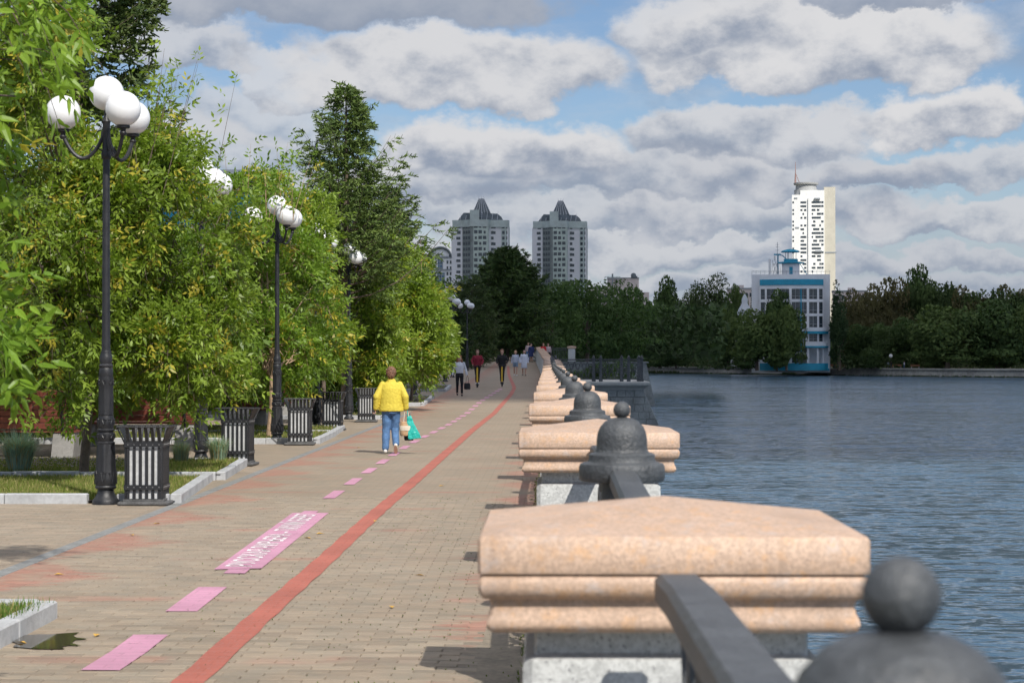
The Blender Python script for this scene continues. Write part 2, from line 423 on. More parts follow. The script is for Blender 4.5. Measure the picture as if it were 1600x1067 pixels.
# promenade: base sheet, geometry pavers near the viewer, the rest in the material
prom = tag(strip(lambda y: -4.6 + bend(y), lambda y: -.13 + bend(y), [25.93, 40, 66, 75, 84, 93, 103, 118, 134, 150, 165, 178, 190, 215, 240], -.0015, 'promenade', PAVEF), kind='structure')
bed0 = strip(lambda y: -9, lambda y: -.04, [2, 26], -.011, 'joint_bed', mat('joint_sand', (.22, .185, .14), .95, 0, .3, 4, .4, 30)); bed0.parent = prom
rng = np.random.default_rng(5)
filler = strip(lambda y: -4.93, lambda y: -4.17, [13.8, 25.95], -.0022, 'drain_border', PAVEF); filler.parent = prom
def paver_mesh(L, Wd, Hh, ch=.005):
    x, y = L / 2, Wd / 2
    mb = MB(); mb.loft([[(-x, -y, -Hh), (x, -y, -Hh), (x, y, -Hh), (-x, y, -Hh)], [(-x, -y, -ch), (x, -y, -ch), (x, y, -ch), (-x, y, -ch)],
                        [(-x + ch, -y + ch, 0), (x - ch, -y + ch, 0), (x - ch, y - ch, 0), (-x + ch, y - ch, 0)]])
    return mb
PL, PW = .2355, .1165
pv_meshes = []
for k in range(5):
    me = paver_mesh(PL, PW, .05).mesh('paver', PAVE)
    a_ = me.attributes.new('tint', 'FLOAT_COLOR', 'POINT'); g = [.86, .94, 1., 1.05, 1.12][k]
    a_.data.foreach_set('color', [g, g, g, 1] * len(me.vertices)); pv_meshes.append(me)
TV = np.array(paver_mesh(PL, PW, .05).v); TF = [f for f in paver_mesh(PL, PW, .05).f]
cells = []
r = 0
yy = 3.0
while yy < 26.0:
    off = .12 if r % 2 else 0
    xleft = -3.55 if yy < 13.75 else -8.2
    xx = -.16 - off
    while xx > xleft:
        cells.append((xx, yy)); xx -= .24
    yy += .12; r += 1
def heave(x, y):
    z = .0012 * sin(x * 1.7 + y * .9) + .0008 * sin(y * 3.1 + x * 4)
    tilt = 0
    if x > -.75 and y < 15.5:                     # pavers sag towards the parapet
        q = (x + .75) / .6; e = min(1, max(0, (15.5 - y) / 3)); z -= .045 * q * q * e; tilt = -.13 * q * e
    return z, tilt
drain = lambda x, y: -4.74 < x < -4.36 and y > 13.9
near_c = [c for c in cells if c[1] > 10.85 and -854 / 505 * 1.9 < c[0] and (c[0] > (-854 * c[1] / F) - .15)]
near_c.sort(key=lambda c: c[1]); near_set = set(near_c[:300])
VV = []; TT = []
for c in cells:
    if drain(*c): continue
    z, tl = heave(*c); z += rng.normal(0, .0007)
    tx, ty = rng.normal(0, .005), rng.normal(0, .006) - tl * .6
    if c in near_set:
        o = link('paver', pv_meshes[int(rng.integers(0, 5))], prom, (c[0], c[1], z), (tx, ty, rng.normal(0, .012)))
    else:
        P = TV.copy(); zz = P[:, 2] + P[:, 1] * tx - P[:, 0] * ty; ca = rng.normal(0, .01)
        Q = np.stack([P[:, 0] - P[:, 1] * ca + c[0], P[:, 1] + P[:, 0] * ca + c[1], zz + z], 1)
        VV.append(Q); TT.append(float(np.clip(rng.normal(1, .055), .8, 1.2)))
nv = len(TV); allV = np.concatenate(VV); fl = []
for i in range(len(VV)): fl += [tuple(a + i * nv for a in f) for f in TF[1:]]
me = bpy.data.meshes.new('paver_field'); me.from_pydata(allV.tolist(), [], fl); me.materials.append(PAVE)
a_ = me.attributes.new('tint', 'FLOAT_COLOR', 'POINT'); cc = np.ones((len(allV), 4), np.float32); cc[:, :3] = np.repeat(np.array(TT), nv)[:, None]; a_.data.foreach_set('color', cc.ravel())
o = link('paver_field', me, prom); o['kind'] = 'stuff'
# side paving between the planting beds
side = tag(strip(lambda y: -16, lambda y: -4.46 + bend(y), [26, 40, 66, 75, 84, 93, 103, 118, 134, 150, 165], -.006, 'side_pavement', PAVEF), kind='structure')
# drain channel
dr = MB()
for i in range(60):
    y0 = 13.9 + i * 1.0
    if y0 > 66: break
    dr.cbox(-4.62, -4.48, y0, y0 + .985, -.05, .003 if y0 < 26 else .006, .004)
tag(dr.build('drain_channel', mat('drain_concrete', (.20, .205, .20), .9, 0, .25, 4, .4, 40)), kind='structure')

# painted markings
def ribbon(pts, wd, name, m, dz=.0058):
    vs = []; fs = []
    for i, (x, y) in enumerate(pts):
        a = Vector((x, y)); d = (Vector(pts[min(i + 1, len(pts) - 1)]) - Vector(pts[max(i - 1, 0)])).normalized(); nrm = Vector((d.y, -d.x))
        for s_ in (-1, 1): p = a + nrm * s_ * wd / 2; vs.append((p.x, p.y, gz(y) + dz))
    for i in range(len(pts) - 1): fs.append((2 * i, 2 * i + 1, 2 * i + 3, 2 * i + 2))
    mb = MB(); mb.add(vs, fs); return mb.build(name, m, prom)
rp = [(-1.97, 3.), (-1.96, 9)] + [tuple(on_ground(px, py)[:2]) for px, py in ((303, 1067), (350, 1010), (412, 960), (463, 915), (513, 873), (575, 812), (641, 757), (700, 705), (738, 672), (778, 639), (798, 617), (804, 606), (800, 597), (795, 585), (794, 572))]
# resample smoothly
def resample(pts, st):
    P = np.array(pts); d = np.r_[0, np.cumsum(np.hypot(*np.diff(P, axis=0).T))]; s_ = np.arange(0, d[-1], st)
    return list(zip(np.interp(s_, d, P[:, 0]), np.interp(s_, d, P[:, 1])))
rs = resample(rp, .5)
xs = np.array([p[0] for p in rs]); xs = np.convolve(np.pad(xs, 6, 'edge'), np.ones(13) / 13, 'valid')
ribbon([(x + .008 * sin(p[1] * 5), p[1]) for x, p in zip(xs, rs)], .185, 'red_stripe', REDP)
dc = [tuple(on_ground(px, py)[:2]) for px, py in ((200, 1020), (308, 937), (512, 780), (567, 742), (640, 694), (700, 664), (750, 628), (782, 608))]
dc = [(-2.62, 3.), (-2.6, 9)] + dc
dd = resample(dc, .05)
def xat(y): return float(np.interp(y, [p[1] for p in dd], [p[0] for p in dd]))
y = 8.55; ends = []
while y < 97:
    if not (15.7 < y < 24.1): ends.append((y, y + 1.5))
    y += 2.83 if y < 60 else 3.3
ends = [(11.38, 12.85), (14.05, 15.55)] + [e for e in ends if e[0] > 24]
for (a, b_) in ends:
    ribbon([(xat(a), a), (xat((a + b_) / 2), (a + b_) / 2), (xat(b_), b_)], (.225 if a < 16 else .155) if a < 60 else .2, 'pink_dash', PINK, .0054)
# pink panel with white lettering
pm = MB()
z = .0054
pm.add([(-2.82, 16.85, z), (-2.43, 16.95, z), (-2.53, 23.1, z), (-2.95, 23.1, z), (-2.69, 16.55, z), (-2.51, 16.55, z), (-2.52, 16.9, z), (-2.70, 16.87, z),
        (-2.85, 23.1, z), (-2.68, 23.1, z), (-2.68, 23.4, z), (-2.85, 23.4, z)], [(0, 1, 2, 3), (4, 5, 6, 7), (8, 9, 10, 11)])
panel = pm.build('pink_lettered_panel', PINK, prom)
def text_mesh(s_, size, m, name='lettering', sx=1.):
    cu = bpy.data.curves.new(name, 'FONT'); cu.body = s_; cu.size = size; cu.extrude = 0.0; cu.offset = .006; cu.align_x = 'CENTER'; cu.align_y = 'CENTER'
    ob = bpy.data.objects.new(name, cu); COL.objects.link(ob); bpy.context.view_layer.update()
    me = bpy.data.meshes.new_from_object(ob.evaluated_get(bpy.context.evaluated_depsgraph_get()))
    bpy.data.objects.remove(ob); me.materials.clear(); me.materials.append(m); return me
tm = text_mesh('РУССКАЯ РИВЬЕРА – ТИХИЙ БЕРЕГ', .40, WHITEP)
co_ = np.zeros(len(tm.vertices) * 3); tm.vertices.foreach_get('co', co_); wid = co_[0::3].max() - co_[0::3].min(); hei = co_[1::3].max() - co_[1::3].min()
link('lettering', tm, panel, (-2.685, 20., .0085), (0, 0, pi / 2 + .019), (5.85 / wid, .30 / hei, 1))

# puddle beside the near kerb, with its jagged outline along the paver joints
pud = [tuple(on_ground(a, b)[:2]) for a, b in ((20, 1000), (32, 995), (58, 993), (78, 993.5), (96, 992.5), (122, 991), (112, 995.5), (118, 999), (136, 1000), (116, 1003), (110, 1007), (126, 1010.5), (104, 1011), (88, 1014.5), (100, 1017.5), (76, 1016), (54, 1017), (34, 1014.5), (18, 1013), (24, 1008), (12, 1005))]
mb = MB(); mb.add([(x, y, .0062) for x, y in pud] + [(*on_ground(70, 1004)[:2], .0063)], [(i, (i + 1) % len(pud), len(pud)) for i in range(len(pud))])
PUD = mat('puddle_water', (.06, .05, .035), .06, 0, .1, 1, spec=.9)
tag(mb.build('puddle', PUD), kind='structure')

# fallen leaves
LWH = ['by the tree shadow near the drain channel', 'touching the far side of the red stripe', 'just right of the lettered pink panel', 'nearest to the foot of the first bin', 'just below the first bin base', 'between lettered panel and red stripe', 'beside the jagged puddle', 'close under the corner of the concrete kerb', 'far away in the shaded part of the walk', 'left of the feet of the walker in yellow', 'between the red stripe and the parapet shadows', 'right of the red stripe on the bare pavers', 'in front of the near granite cap, right of the stripe']
FL = mat('dry_leaf', (.55, .33, .06), .7, 0, .3, 30)
for i, (px, py) in enumerate(((90, 900), (587, 815), (480, 842), (243, 820), (205, 838), (500, 835), (150, 996), (30, 1008), (735, 600), (560, 700), (690, 760), (612, 950), (655, 900))):
    p = on_ground(px, py); a = i * 1.3
    m_ = MB(); L = .045; m_.add([(-L, 0, .0), (-.3 * L, .5 * L, .014), (L, 0, .004), (-.2 * L, -.5 * L, .010)], [(0, 1, 2), (0, 2, 3)])
    o = m_.build('fallen_leaf', FL, None, False, (p.x, p.y, .006 + gz(p.y)), (0, 0, a))
    tag(o, 'small yellow fallen leaf ' + LWH[i], 'leaf', 'fallen yellow leaves scattered on the promenade')
# weeds in the joints near the parapet
wv = []; wc = []
for i in range(900):
    if i < 380: x = -.13 + rng.normal(0, .03); y = rng.uniform(8, 30)
    else: x = -1.3 * abs(rng.normal()) ; y = rng.uniform(10, 26); y = round(y / .12) * .12 + .06; x = max(x, -3)
    h = rng.uniform(.01, .05) if i < 380 else rng.uniform(.004, .014)
    for k in range(3):
        a = rng.uniform(0, 2 * pi); d = np.array([cos(a), sin(a), 0]); q = np.array([-sin(a), cos(a), 0]) * .005
        p = np.array([x, y, 0.]) ; wv += [p - q, p + q, p + d * h * .6 + [0, 0, h]]; wc.append(np.array([.13, .17, .04]) * rng.uniform(.6, 1.3))
o = link('weeds', np_mesh('weeds', wv, 3, GRASS, wc)); tag(o, kind='stuff')
# ------------------------------------------------------------------ planting beds with kerb stones
GB = []            # grass regions: (polygon corners, z)
def kerb_line(mb_list, a, b, parent, w_=.14, h=.12, seg=1.0, z0=0):
    a = Vector(a); b = Vector(b); L = (b - a).length; n = max(1, round(L / seg)); d = (b - a) / L; ang = math.atan2(d.y, d.x)
    for i in range(n):
        p = a + d * (L * (i + .5) / n); l = L / n - .008
        mb = MB(); mb.cbox(-l / 2, l / 2, -w_ / 2, w_ / 2, -.06, h, .012)
        o = mb.build('kerb_stone', KERB, parent, False, (p.x - parent.location.x, p.y - parent.location.y, gz(p.y) + random.uniform(-.004, .006)), (random.uniform(-.01, .01), 0, ang + random.uniform(-.006, .006)))
def bed(label, xr0, y0, xr1, y1, xl=-16., gap=None, back=True, lv=.085):
    root = empty('planting_bed', (0, 0, 0), 0, label, 'planting bed', 'planting beds along the promenade')
    if gap:
        kerb_line(None, (gap[1], y0), (xr0 - .07, y0), root); kerb_line(None, (xl, y0), (gap[0], y0), root)
    else: kerb_line(None, (xl, y0), (xr0 - .07, y0), root)
    kerb_line(None, (xr0, y0 + .02), (xr1, y1), root)
    if back: kerb_line(None, (xl, y1), (xr1 - .07, y1), root)
    mb = MB(); n = 6
    for i in range(n):
        ya, yb = y0 + (y1 - y0) * i / n, y0 + (y1 - y0) * (i + 1) / n; xa, xb = xr0 + (xr1 - xr0) * i / n, xr0 + (xr1 - xr0) * (i + 1) / n
        mb.quad((xl, ya, gz(ya) + lv), (xa, ya, gz(ya) + lv), (xb, yb, gz(yb) + lv), (xl, yb, gz(yb) + lv))
    mb.build('bed_soil', SOIL, root)
    GB.append((xr0 - .08, y0 + .08, xr1 - .08, y1 - .08, lv + .005))
bed('grassy bed whose concrete kerb corner juts over the puddle', -3.44, 2.5, -3.44, 13.7, -9)
bed('low grass bed behind the first tall street lamp and first slatted bin', -4.60, 24.6, -5.0, 29.38, gap=(-5.68, -5.32), back=False, lv=.035)
bed('bed with blue-green tufted grass and mauve flowers in front of the bench', -4.84, 29.5, -5.1, 33.5)
bed('grass bed behind the second tall street lamp, ending at the third bin', -4.88, 42.2, -5.0, 46.7)
bed('small grass bed between the third and fourth bins', -5.05, 47.0, -5.2, 50.6)
bed('grass bed behind the fifth bin', -4.9, 59.6, -5.0, 66.5)
bed('farther grass bed to the right of the walker in yellow', -4.55, 73., -4.7, 82.)
bed('last grass bed beside the woman with the black bag', -4.7, 92., -4.9, 101.)

def blades(n, x0, y0, x1, y1, z, hmin, hmax, col, lean=.5, wd=.004, xl=None):
    y = rng.uniform(y0, y1, n); xr = x0 + (x1 - x0) * (y - y0) / (y1 - y0)
    xlv = np.maximum(-854 / F * y - .3, xl if xl is not None else -99)
    x = xlv + (xr - xlv) * rng.uniform(0, 1, n)
    h = rng.uniform(hmin, hmax, n); a = rng.uniform(0, 2 * pi, n); ln = rng.uniform(.1, 1, n) * lean
    p = np.stack([x, y, z + np.array([gz(q) for q in y])], 1); q = np.stack([-np.sin(a), np.cos(a), 0 * a], 1) * wd * (1 + y / 40)[:, None]
    tip = p + np.stack([np.cos(a) * h * ln, np.sin(a) * h * ln, h], 1)
    V = np.stack([p - q, p + q, tip], 1).reshape(-1, 3)
    C = np.array(col) * rng.uniform(.6, 1.35, (n, 1)); dry = rng.random(n) < .28; C[dry] = np.array((.42, .36, .15)) * rng.uniform(.6, 1.2, (dry.sum(), 1))
    return V, C
gv = []; gc = []
for i, (xa, ya, xb, yb, z) in enumerate(GB):
    n = [9000, 26000, 22000, 12000, 8000, 7000, 6000, 4000][i]
    V, C = blades(n, xa, ya, xb, yb, z, .03, .085 if i else .05, (.17, .22, .04))
    gv.append(V); gc.append(C)
for (px, py, dd_) in ((20, 945, 13.2), (35, 947, 13.3), (10, 950, 13.0)):
    V, C = blades(250, (px - 854) / F * dd_ + .12, dd_ - .3, (px - 854) / F * dd_ + .12, dd_ + .3, .09, .04, .1, (.10, .19, .03), .9); gv.append(V); gc.append(C)
o = link('grass', np_mesh('grass', np.concatenate(gv), 3, GRASS, np.concatenate(gc))); tag(o, kind='stuff')

# fescue tufts and low mauve flowers
def tuft(name, n, r, h, col, dry, seed, label, loc, group=None, leng=.006):
    g = np.random.default_rng(seed); V = []; C = []
    for i in range(n):
        a = g.uniform(0, 2 * pi); rr = r * .3 * sqrt(g.random()); p = np.array([cos(a) * rr, sin(a) * rr, 0]); a2 = a + g.normal(0, .5)
        L = h * g.uniform(.5, 1.05); sp = g.uniform(.1, 1.) * r / .5; d = np.array([cos(a2), sin(a2), 0]); q = np.array([-sin(a2), cos(a2), 0]) * leng
        m_ = p + d * L * .22 * sp + [0, 0, L * .6]; t_ = p + d * L * .75 * sp + [0, 0, L * (1. - .35 * sp)]
        V += [p - q, p + q, m_ + q * .8, m_ - q * .8, m_ - q * .8, m_ + q * .8, t_ + q * .1, t_ - q * .1]
        c = np.array(dry if g.random() < .2 or L < h * .58 else col) * g.uniform(.65, 1.25); C += [c, c]
    root = empty(name, loc, 0, label, 'ornamental grass', group)
    o = link('blades', np_mesh('blades', V, 4, GRASS, C), root); o['kind'] = 'stuff'
    return root
tuft('fescue_tuft', 1500, .5, .72, (.36, .50, .42), (.52, .43, .22), 3, 'big blue-green fescue tuft standing in the bed by the left concrete bench end', (-7.95, 29.9, .08), leng=.005)
tuft('fescue_tuft', 500, .35, .42, (.30, .38, .27), (.42, .34, .17), 4, 'small green fescue tuft between bin rims and the red bench boards', (-6.0, 32.6, .08), leng=.005)
tuft('fescue_tuft', 600, .4, .5, (.27, .38, .28), (.42, .34, .17), 9, 'fescue tuft beside the dark lamp foot in the second row', (-5.45, 33.0, .08), leng=.005)
fv = []; fc = []
for i in range(2600):
    y = rng.uniform(30.2, 33.0); x = rng.uniform(-9, -6.6 + (i % 3) * .25); z = .10 + rng.uniform(0, .09); s_ = rng.uniform(.006, .016)
    n_ = rng.normal(size=3); n_ /= np.linalg.norm(n_); u = np.cross(n_, [0, 0, 1.]); u /= np.linalg.norm(u) + 1e-6; v = np.cross(n_, u); p = np.array([x, y, z])
    fv += [p - u * s_, p + v * s_, p + u * s_, p - v * s_]; fc.append([(.36, .27, .38), (.10, .14, .05), (.42, .34, .40), (.13, .12, .06)][i % 4])
o = link('flowering_ground_cover', np_mesh('flowering_ground_cover', fv, 4, GRASS, fc)); tag(o, kind='stuff')

# ------------------------------------------------------------------ parapet: granite pillars and cast-iron railing
def sq_ring(x0, x1, y0, y1, z, q): return [(x0 + q, y0 + q, z), (x1 - q, y0 + q, z), (x1 - q, y1 - q, z), (x0 + q, y1 - q, z)]
W_ = .84; DPT = .78
def rounded(x0, x1, y0, y1, z, q, r=.006):
    a, b, c, d = x0 + q, x1 - q, y0 + q, y1 - q
    return [(a + r, c, z), (b - r, c, z), (b, c + r, z), (b, d - r, z), (b - r, d, z), (a + r, d, z), (a, d - r, z), (a, c + r, z)]
capm = MB(); X0, X1 = -W_ / 2, W_ / 2; Y0, Y1 = 0, DPT
prof = [(1.190, .10), (1.191, .030), (1.197, .021), (1.208, .017), (1.220, .019), (1.234, .026), (1.250, .028), (1.260, .024), (1.263, .024), (1.266, .010), (1.274, .004), (1.288, .0), (1.302, .0), (1.314, .006), (1.318, .014), (1.3185, .014), (1.320, .001), (1.326, -.001), (1.392, -.001), (1.400, .005)]
capm.loft([rounded(X0, X1, Y0, Y1, z, q) for z, q in prof], cap=False)
top = rounded(X0, X1, Y0, Y1, 1.400, .005); apex = (0, DPT / 2, 1.462)
capm.add(top + [apex], [(i, (i + 1) % 8, 8) for i in range(8)])
capme = capm.mesh('cap', GRANP, True)
shm = MB()
shm.loft([rounded(-.30, .30, .10, .68, z, 0) for z in (0, 1.2)], cap=False)
shaft_me = shm.mesh('shaft', GRANG)
pb = MB()
pb.loft([rounded(-.325, .325, .072, .708, z, q, .02) for z, q in ((.26, .03), (.275, .004), (.29, 0), (1.11, 0), (1.125, .004), (1.138, .03))])
panel_me = pb.mesh('panel_block', GRANG, True)
pl = MB(); pl.loft([rounded(-.36, .36, .04, .74, z, q, .01) for z, q in ((-.05, 0), (.20, 0), (.235, .03))]); plinth_me = pl.mesh('plinth', GRANG, True)
ORD = ['first', 'second', 'third', 'fourth', 'fifth', 'sixth', 'seventh', 'eighth', 'ninth', 'tenth', 'eleventh', 'twelfth', 'thirteenth', 'fourteenth', 'fifteenth', 'sixteenth', 'seventeenth', 'eighteenth', 'nineteenth', 'twentieth']
XP = .273
NP = 17
for k in range(NP):
    y = 4.28 + 6.1 * k
    lab = 'grey granite parapet pillar with pink granite cap, ' + ORD[k] + ' from the near end of the row'
    r_ = empty('parapet_pillar', (XP + bend(y), y, gz(y)), 0, lab, 'pillar', 'granite pillars of the lakeside parapet')
    link('cap', capme, r_); link('shaft', shaft_me, r_); link('panel_block', panel_me, r_); link('plinth', plinth_me, r_)

# one bay of railing, built with its middle post at the origin
def scroll(cx, cz, r, turns, flip, n=22):
    return [(0, cx + flip * (r * (1 - i / n * .8)) * cos(turns * 2 * pi * i / n), cz + (r * (1 - i / n * .8)) * sin(turns * 2 * pi * i / n)) for i in range(n + 1)]
def rail_parts(a, b):
    """a: length towards the viewer, b: length away from the middle post"""
    P = {}
    for nm, s_, L in (('near', -1, a), ('off', 1, b)):
        m_ = MB(); rings = []
        for i in range(7):
            t = i / 6; y = s_ * (.10 + (L - .10) * t); z = 1.388 - .040 * t; z -= .012 if i == 6 else 0
            w2, hh = .049, .055
            rings.append([(-w2, y, z - .012), (-w2 + .012, y, z), (w2 - .012, y, z), (w2, y, z - .012), (w2, y, z - hh), (-w2, y, z - hh)][::s_])
        m_.loft(rings); P['handrail_' + nm] = m_.mesh('handrail', IRONG)
        m2 = MB(); m2.tube([(0, s_ * .06, .30), (0, s_ * (L - .01), .30)], .022, 6)
        P['bottom_' + nm] = m2.mesh('bottom_rail', IRONG)
        m3 = MB(); n = max(2, round((L - .2) / .58))
        for j in range(n):
            c = s_ * (.2 + (L - .35) * (j + .5) / n); rr = (L - .35) / n / 2
            for cz, f in ((.62, 1), (1.02, -1)):
                for g in (-1, 1): m3.tube(scroll(c + g * rr * .48, cz, rr * .46, 1.5, g * f), .016, 5)
            m3.tube([(0, c, .30), (0, c, 1.33)], .014, 5)
            m3.tube([(0, c - rr * .9, .30), (0, c, .82), (0, c + rr * .9, 1.33)], .012, 5)
            m3.tube([(0, c + rr * .9, .30), (0, c, .82), (0, c - rr * .9, 1.33)], .012, 5)
            m3.sphere((0, c, .82), .045, 10, 6)
        P['scroll_' + nm] = m3.mesh('scroll_panel', IRONG, True)
        m4 = MB(); m4.b2(-.25, .25, min(s_ * .0, s_ * L), max(s_ * .0, s_ * L), -.05, .16); m4.b2(-.20, .20, min(0, s_ * L), max(0, s_ * L), .161, .22)
        P['kerb_' + nm] = m4.mesh('base_course', GRANG)
    return P
fin = MB()
fin.lathe([(.10, 1.338), (.150, 1.342), (.156, 1.352), (.156, 1.392), (.150, 1.404), (.138, 1.408), (.124, 1.412), (.120, 1.420), (.120, 1.436), (.112, 1.442), (.098, 1.446), (.094, 1.452), (.092, 1.458), (.0915, 1.49), (.088, 1.515), (.078, 1.538), (.062, 1.556), (.042, 1.567), (.022, 1.571), (.012, 1.572)], n=36)
fin_me = fin.mesh('dome_cap', IRONG, True)
bl = MB(); bl.sphere((0, 0, 1.598), .031, 24, 16); bl.lathe([(.02, 1.566), (.014, 1.572), (.012, 1.578)], n=16); ball_me = bl.mesh('ball', IRONG, True)
ps = MB(); ps.lathe([(.12, .0), (.12, .25), (.085, .28), (.07, .34), (.06, .6), (.075, .64), (.06, .68), (.055, 1.16), (.07, 1.2), (.085, 1.23), (.075, 1.26), (.075, 1.338)], n=18, flute=9, fr=(.3, 1.18), famp=.12); post_me = ps.mesh('post', IRONG, True)
bayA = rail_parts(1.2, 2.60); bayN = rail_parts(2.16, 3.12)
posts = [1.54] + [7.23 + 6.1 * k for k in range(16)]
for k, y in enumerate(posts):
    B_ = bayA if k == 0 else bayN
    lab = ('dark grey iron railing bay with domed ball-topped post, before the ' + ORD[k] + ' granite pillar') if k < 20 else ''
    r_ = empty('iron_railing', (XP + bend(y), y, gz(y)), 0, lab, 'railing', 'cast-iron railing bays of the lakeside parapet')
    for key, me in B_.items(): link(me.name.split('.')[0], me, r_)
    link('post', post_me, r_); d_ = link('dome_cap', fin_me, r_); link('ball', ball_me, d_)

# climbing stone wall where the promenade rises
def wallstrip():
    wm = MB(); ys = [103, 110, 118, 126, 134, 142, 150, 158, 165, 172, 178, 184, 190, 200, 215]
    rings = []
    for y in ys:
        x = XP + bend(y); z = gz(y)
        rings.append([(x - .26, y, z - .3), (x + .26, y, z - .5), (x + .26, y, z + 1.17), (x - .26, y, z + 1.17)])
    wm.loft(rings); return wm
sw = empty('parapet_wall', (0, 0, 0), 0, 'grey stone parapet wall climbing beyond the row of pillars', 'wall')
wallstrip().build('wall_face', GRANG, sw)
for i in range(28):
    y = 104.5 + i * 4; y1 = y + 3.9
    m_ = MB(); x = XP + bend(y); L = 3.9 if i % 2 else 2.2
    m_.loft([rounded(x - .33, x + .33, y, y + L, gz(y) + zz, q, .01) for zz, q in ((1.172, .03), (1.2, 0), (1.28, 0), (1.31, .05))])
    m_.build('coping_stone', GRANP, sw)

# ------------------------------------------------------------------ stone bastion over the water
bs = empty('stone_bastion', (0, 0, 0), 0, 'stone viewing bastion with battered block wall rising from the lake', 'bastion')
STONE = mat('weathered_stone', (.25, .265, .255), .9, 0, .28, 1.6, .5, 20)
STONED = mat('pale_cornice_stone', (.43, .43, .40), .85, 0, .15, 1.6, .4, 20)
core = MB()
ys = [98., 104, 112]
core.loft([[(.7, y, -2.7), (6.05 - .0, y, -2.7), (4.72, y, .4), (.7, y, .4)] for y in ys])
core.build('core_wall', STONE, bs)
tp = MB(); tp.b2(.56, 4.85, 97.9, 112, .55, .70)
tp.build('terrace_slab', CONC, bs)
cn = MB()
def corn(p, q_): return None
cn.loft([[(.6, 97.95 - o_, z), (4.8 + o_ * .8, 97.95 - o_, z), (4.8 + o_ * .8, 112, z), (.6, 112, z)] for z, o_ in ((.30, .0), (.38, .04), (.44, .14), (.50, .26), (.53, .30), (.60, .32), (.68, .32), (.71, .28))])
cn.build('cornice', STONED, bs)
for r0 in range(8):
    z1 = .30 - r0 * .36; z0 = z1 - .345
    x = .9 - (r0 % 2) * .25; i = 0
    while x < 5.9:
        wb = rng.uniform(.42, .6); xr = x + wb
        edge = lambda z: 4.74 + (.4 - z) * .43
        a0, a1 = min(xr, edge(z0)), min(xr, edge(z1))
        if x < min(a0, a1) - .05:
            q = rng.uniform(.02, .06); m_ = MB(); xl = max(x, .9)
            if a1 > xl + .06: m_.loft([[(xl, 98.02, z0), (a0 - .014, 98.02, z0), (a1 - .014, 98.02, z1), (xl, 98.02, z1)], [(xl + .01, 98 - q, z0 + .01), (a0 - .03, 98 - q, z0 + .01), (a1 - .03, 98 - q, z1 - .01), (xl + .01, 98 - q, z1 - .01)]][::1]); m_.build('stone_block', STONE, bs)
        x = xr
# iron railing on the bastion
br = empty('iron_fence', (0, 0, .71), 0, 'ornamental dark iron fence with pointed posts round the bastion', 'fence')
def fpost(x, y):
    m_ = MB(); m_.box((x, y, .55), (.13, .13, 1.1)); m_.box((x, y, 1.12), (.18, .18, .05)); m_.lathe([(.06, 1.145), (.08, 1.17), (.05, 1.2), (.06, 1.22), (.02, 1.27), (.004, 1.31)], (x, y, 0), 10); m_.box((x, y, .06), (.19, .19, .12))
    m_.build('post', IRONG, br)
fx = [(px - 854) * 98.2 / F for px in (868, 927.5, 938.5, 971, 982, 997.5, 1002.5)]
for i, x in enumerate(fx): fpost(x + .0, 98.15 + (.9 if i in (1, 3, 5) else 0) * 0)
fpost(4.72, 101.5)
def fpanel(x0, x1, y0, y1):
    m_ = MB(); d = Vector((x1 - x0, y1 - y0, 0)); L = d.length; d /= L
    P_ = lambda s_, z: (x0 + d.x * s_, y0 + d.y * s_, z)
    m_.tube([P_(0, 1.07), P_(L, 1.07)], .034, 6); m_.tube([P_(0, .98), P_(L, .98)], .018, 5); m_.tube([P_(0, .12), P_(L, .12)], .03, 5)
    n = max(1, round(L / .34))
    for j in range(n):
        a = L * j / n; b = L * (j + 1) / n; c = (a + b) / 2; r_ = (b - a) / 2
        m_.tube([P_(a, .12), P_(b, .98)], .015, 4); m_.tube([P_(b, .12), P_(a, .98)], .015, 4)
        for cz, rr in ((.34, r_ * .8), (.74, r_ * .8), (.55, r_ * .5)):
            m_.tube([P_(c + rr * cos(t * pi / 5), cz + rr * 1.0 * sin(t * pi / 5)) for t in range(11)], .014, 4)
    m_.build('fence_panel', IRONG, br)
for a, b in zip(fx[:-1], fx[1:]): fpanel(a, b, 98.15, 98.15)
fpanel(4.72, 4.72, 98.15, 101.5)
ft = MB(); ft.loft([[(.1 + bend(y), y, -2.7), (9.5, y, -2.7), (8.6, y, 1.5), (.1 + bend(y), y, 1.5)] for y in (172., 215.)]); ft.b2(-.6, 8.8, 171.8, 215, 1.5, 1.62)
o_t = empty('far_terrace', (0, 0, 0), 0, 'far stone terrace beyond the bastion where people in red stand', 'terrace'); ft.build('terrace_wall', STONE, o_t)
# farther railing and lone pillar on the terrace
r_ = empty('parapet_pillar', (2.35, 186, 1.62), 0, 'lone granite pillar on the far terrace beside the people in red', 'pillar')
link('cap', capme, r_); link('shaft', shaft_me, r_); link('panel_block', panel_me, r_); link('plinth', plinth_me, r_)
fr = empty('iron_fence', (0, 186.4, 1.62), 0, 'dark iron fence behind the people on the far terrace', 'fence')
m_ = MB()
for z in (.15, 1.1, 1.25): m_.tube([(-.6, 0, z), (1.98, 0, z)], .03, 5)
m_.build('rail', IRONG, fr)
for k in range(16): m2 = MB(); m2.tube([(-.6 + k * .17, 0, 0), (-.6 + k * .17, 0, 1.25)], .02, 5); m2.build('bar', IRONG, fr)

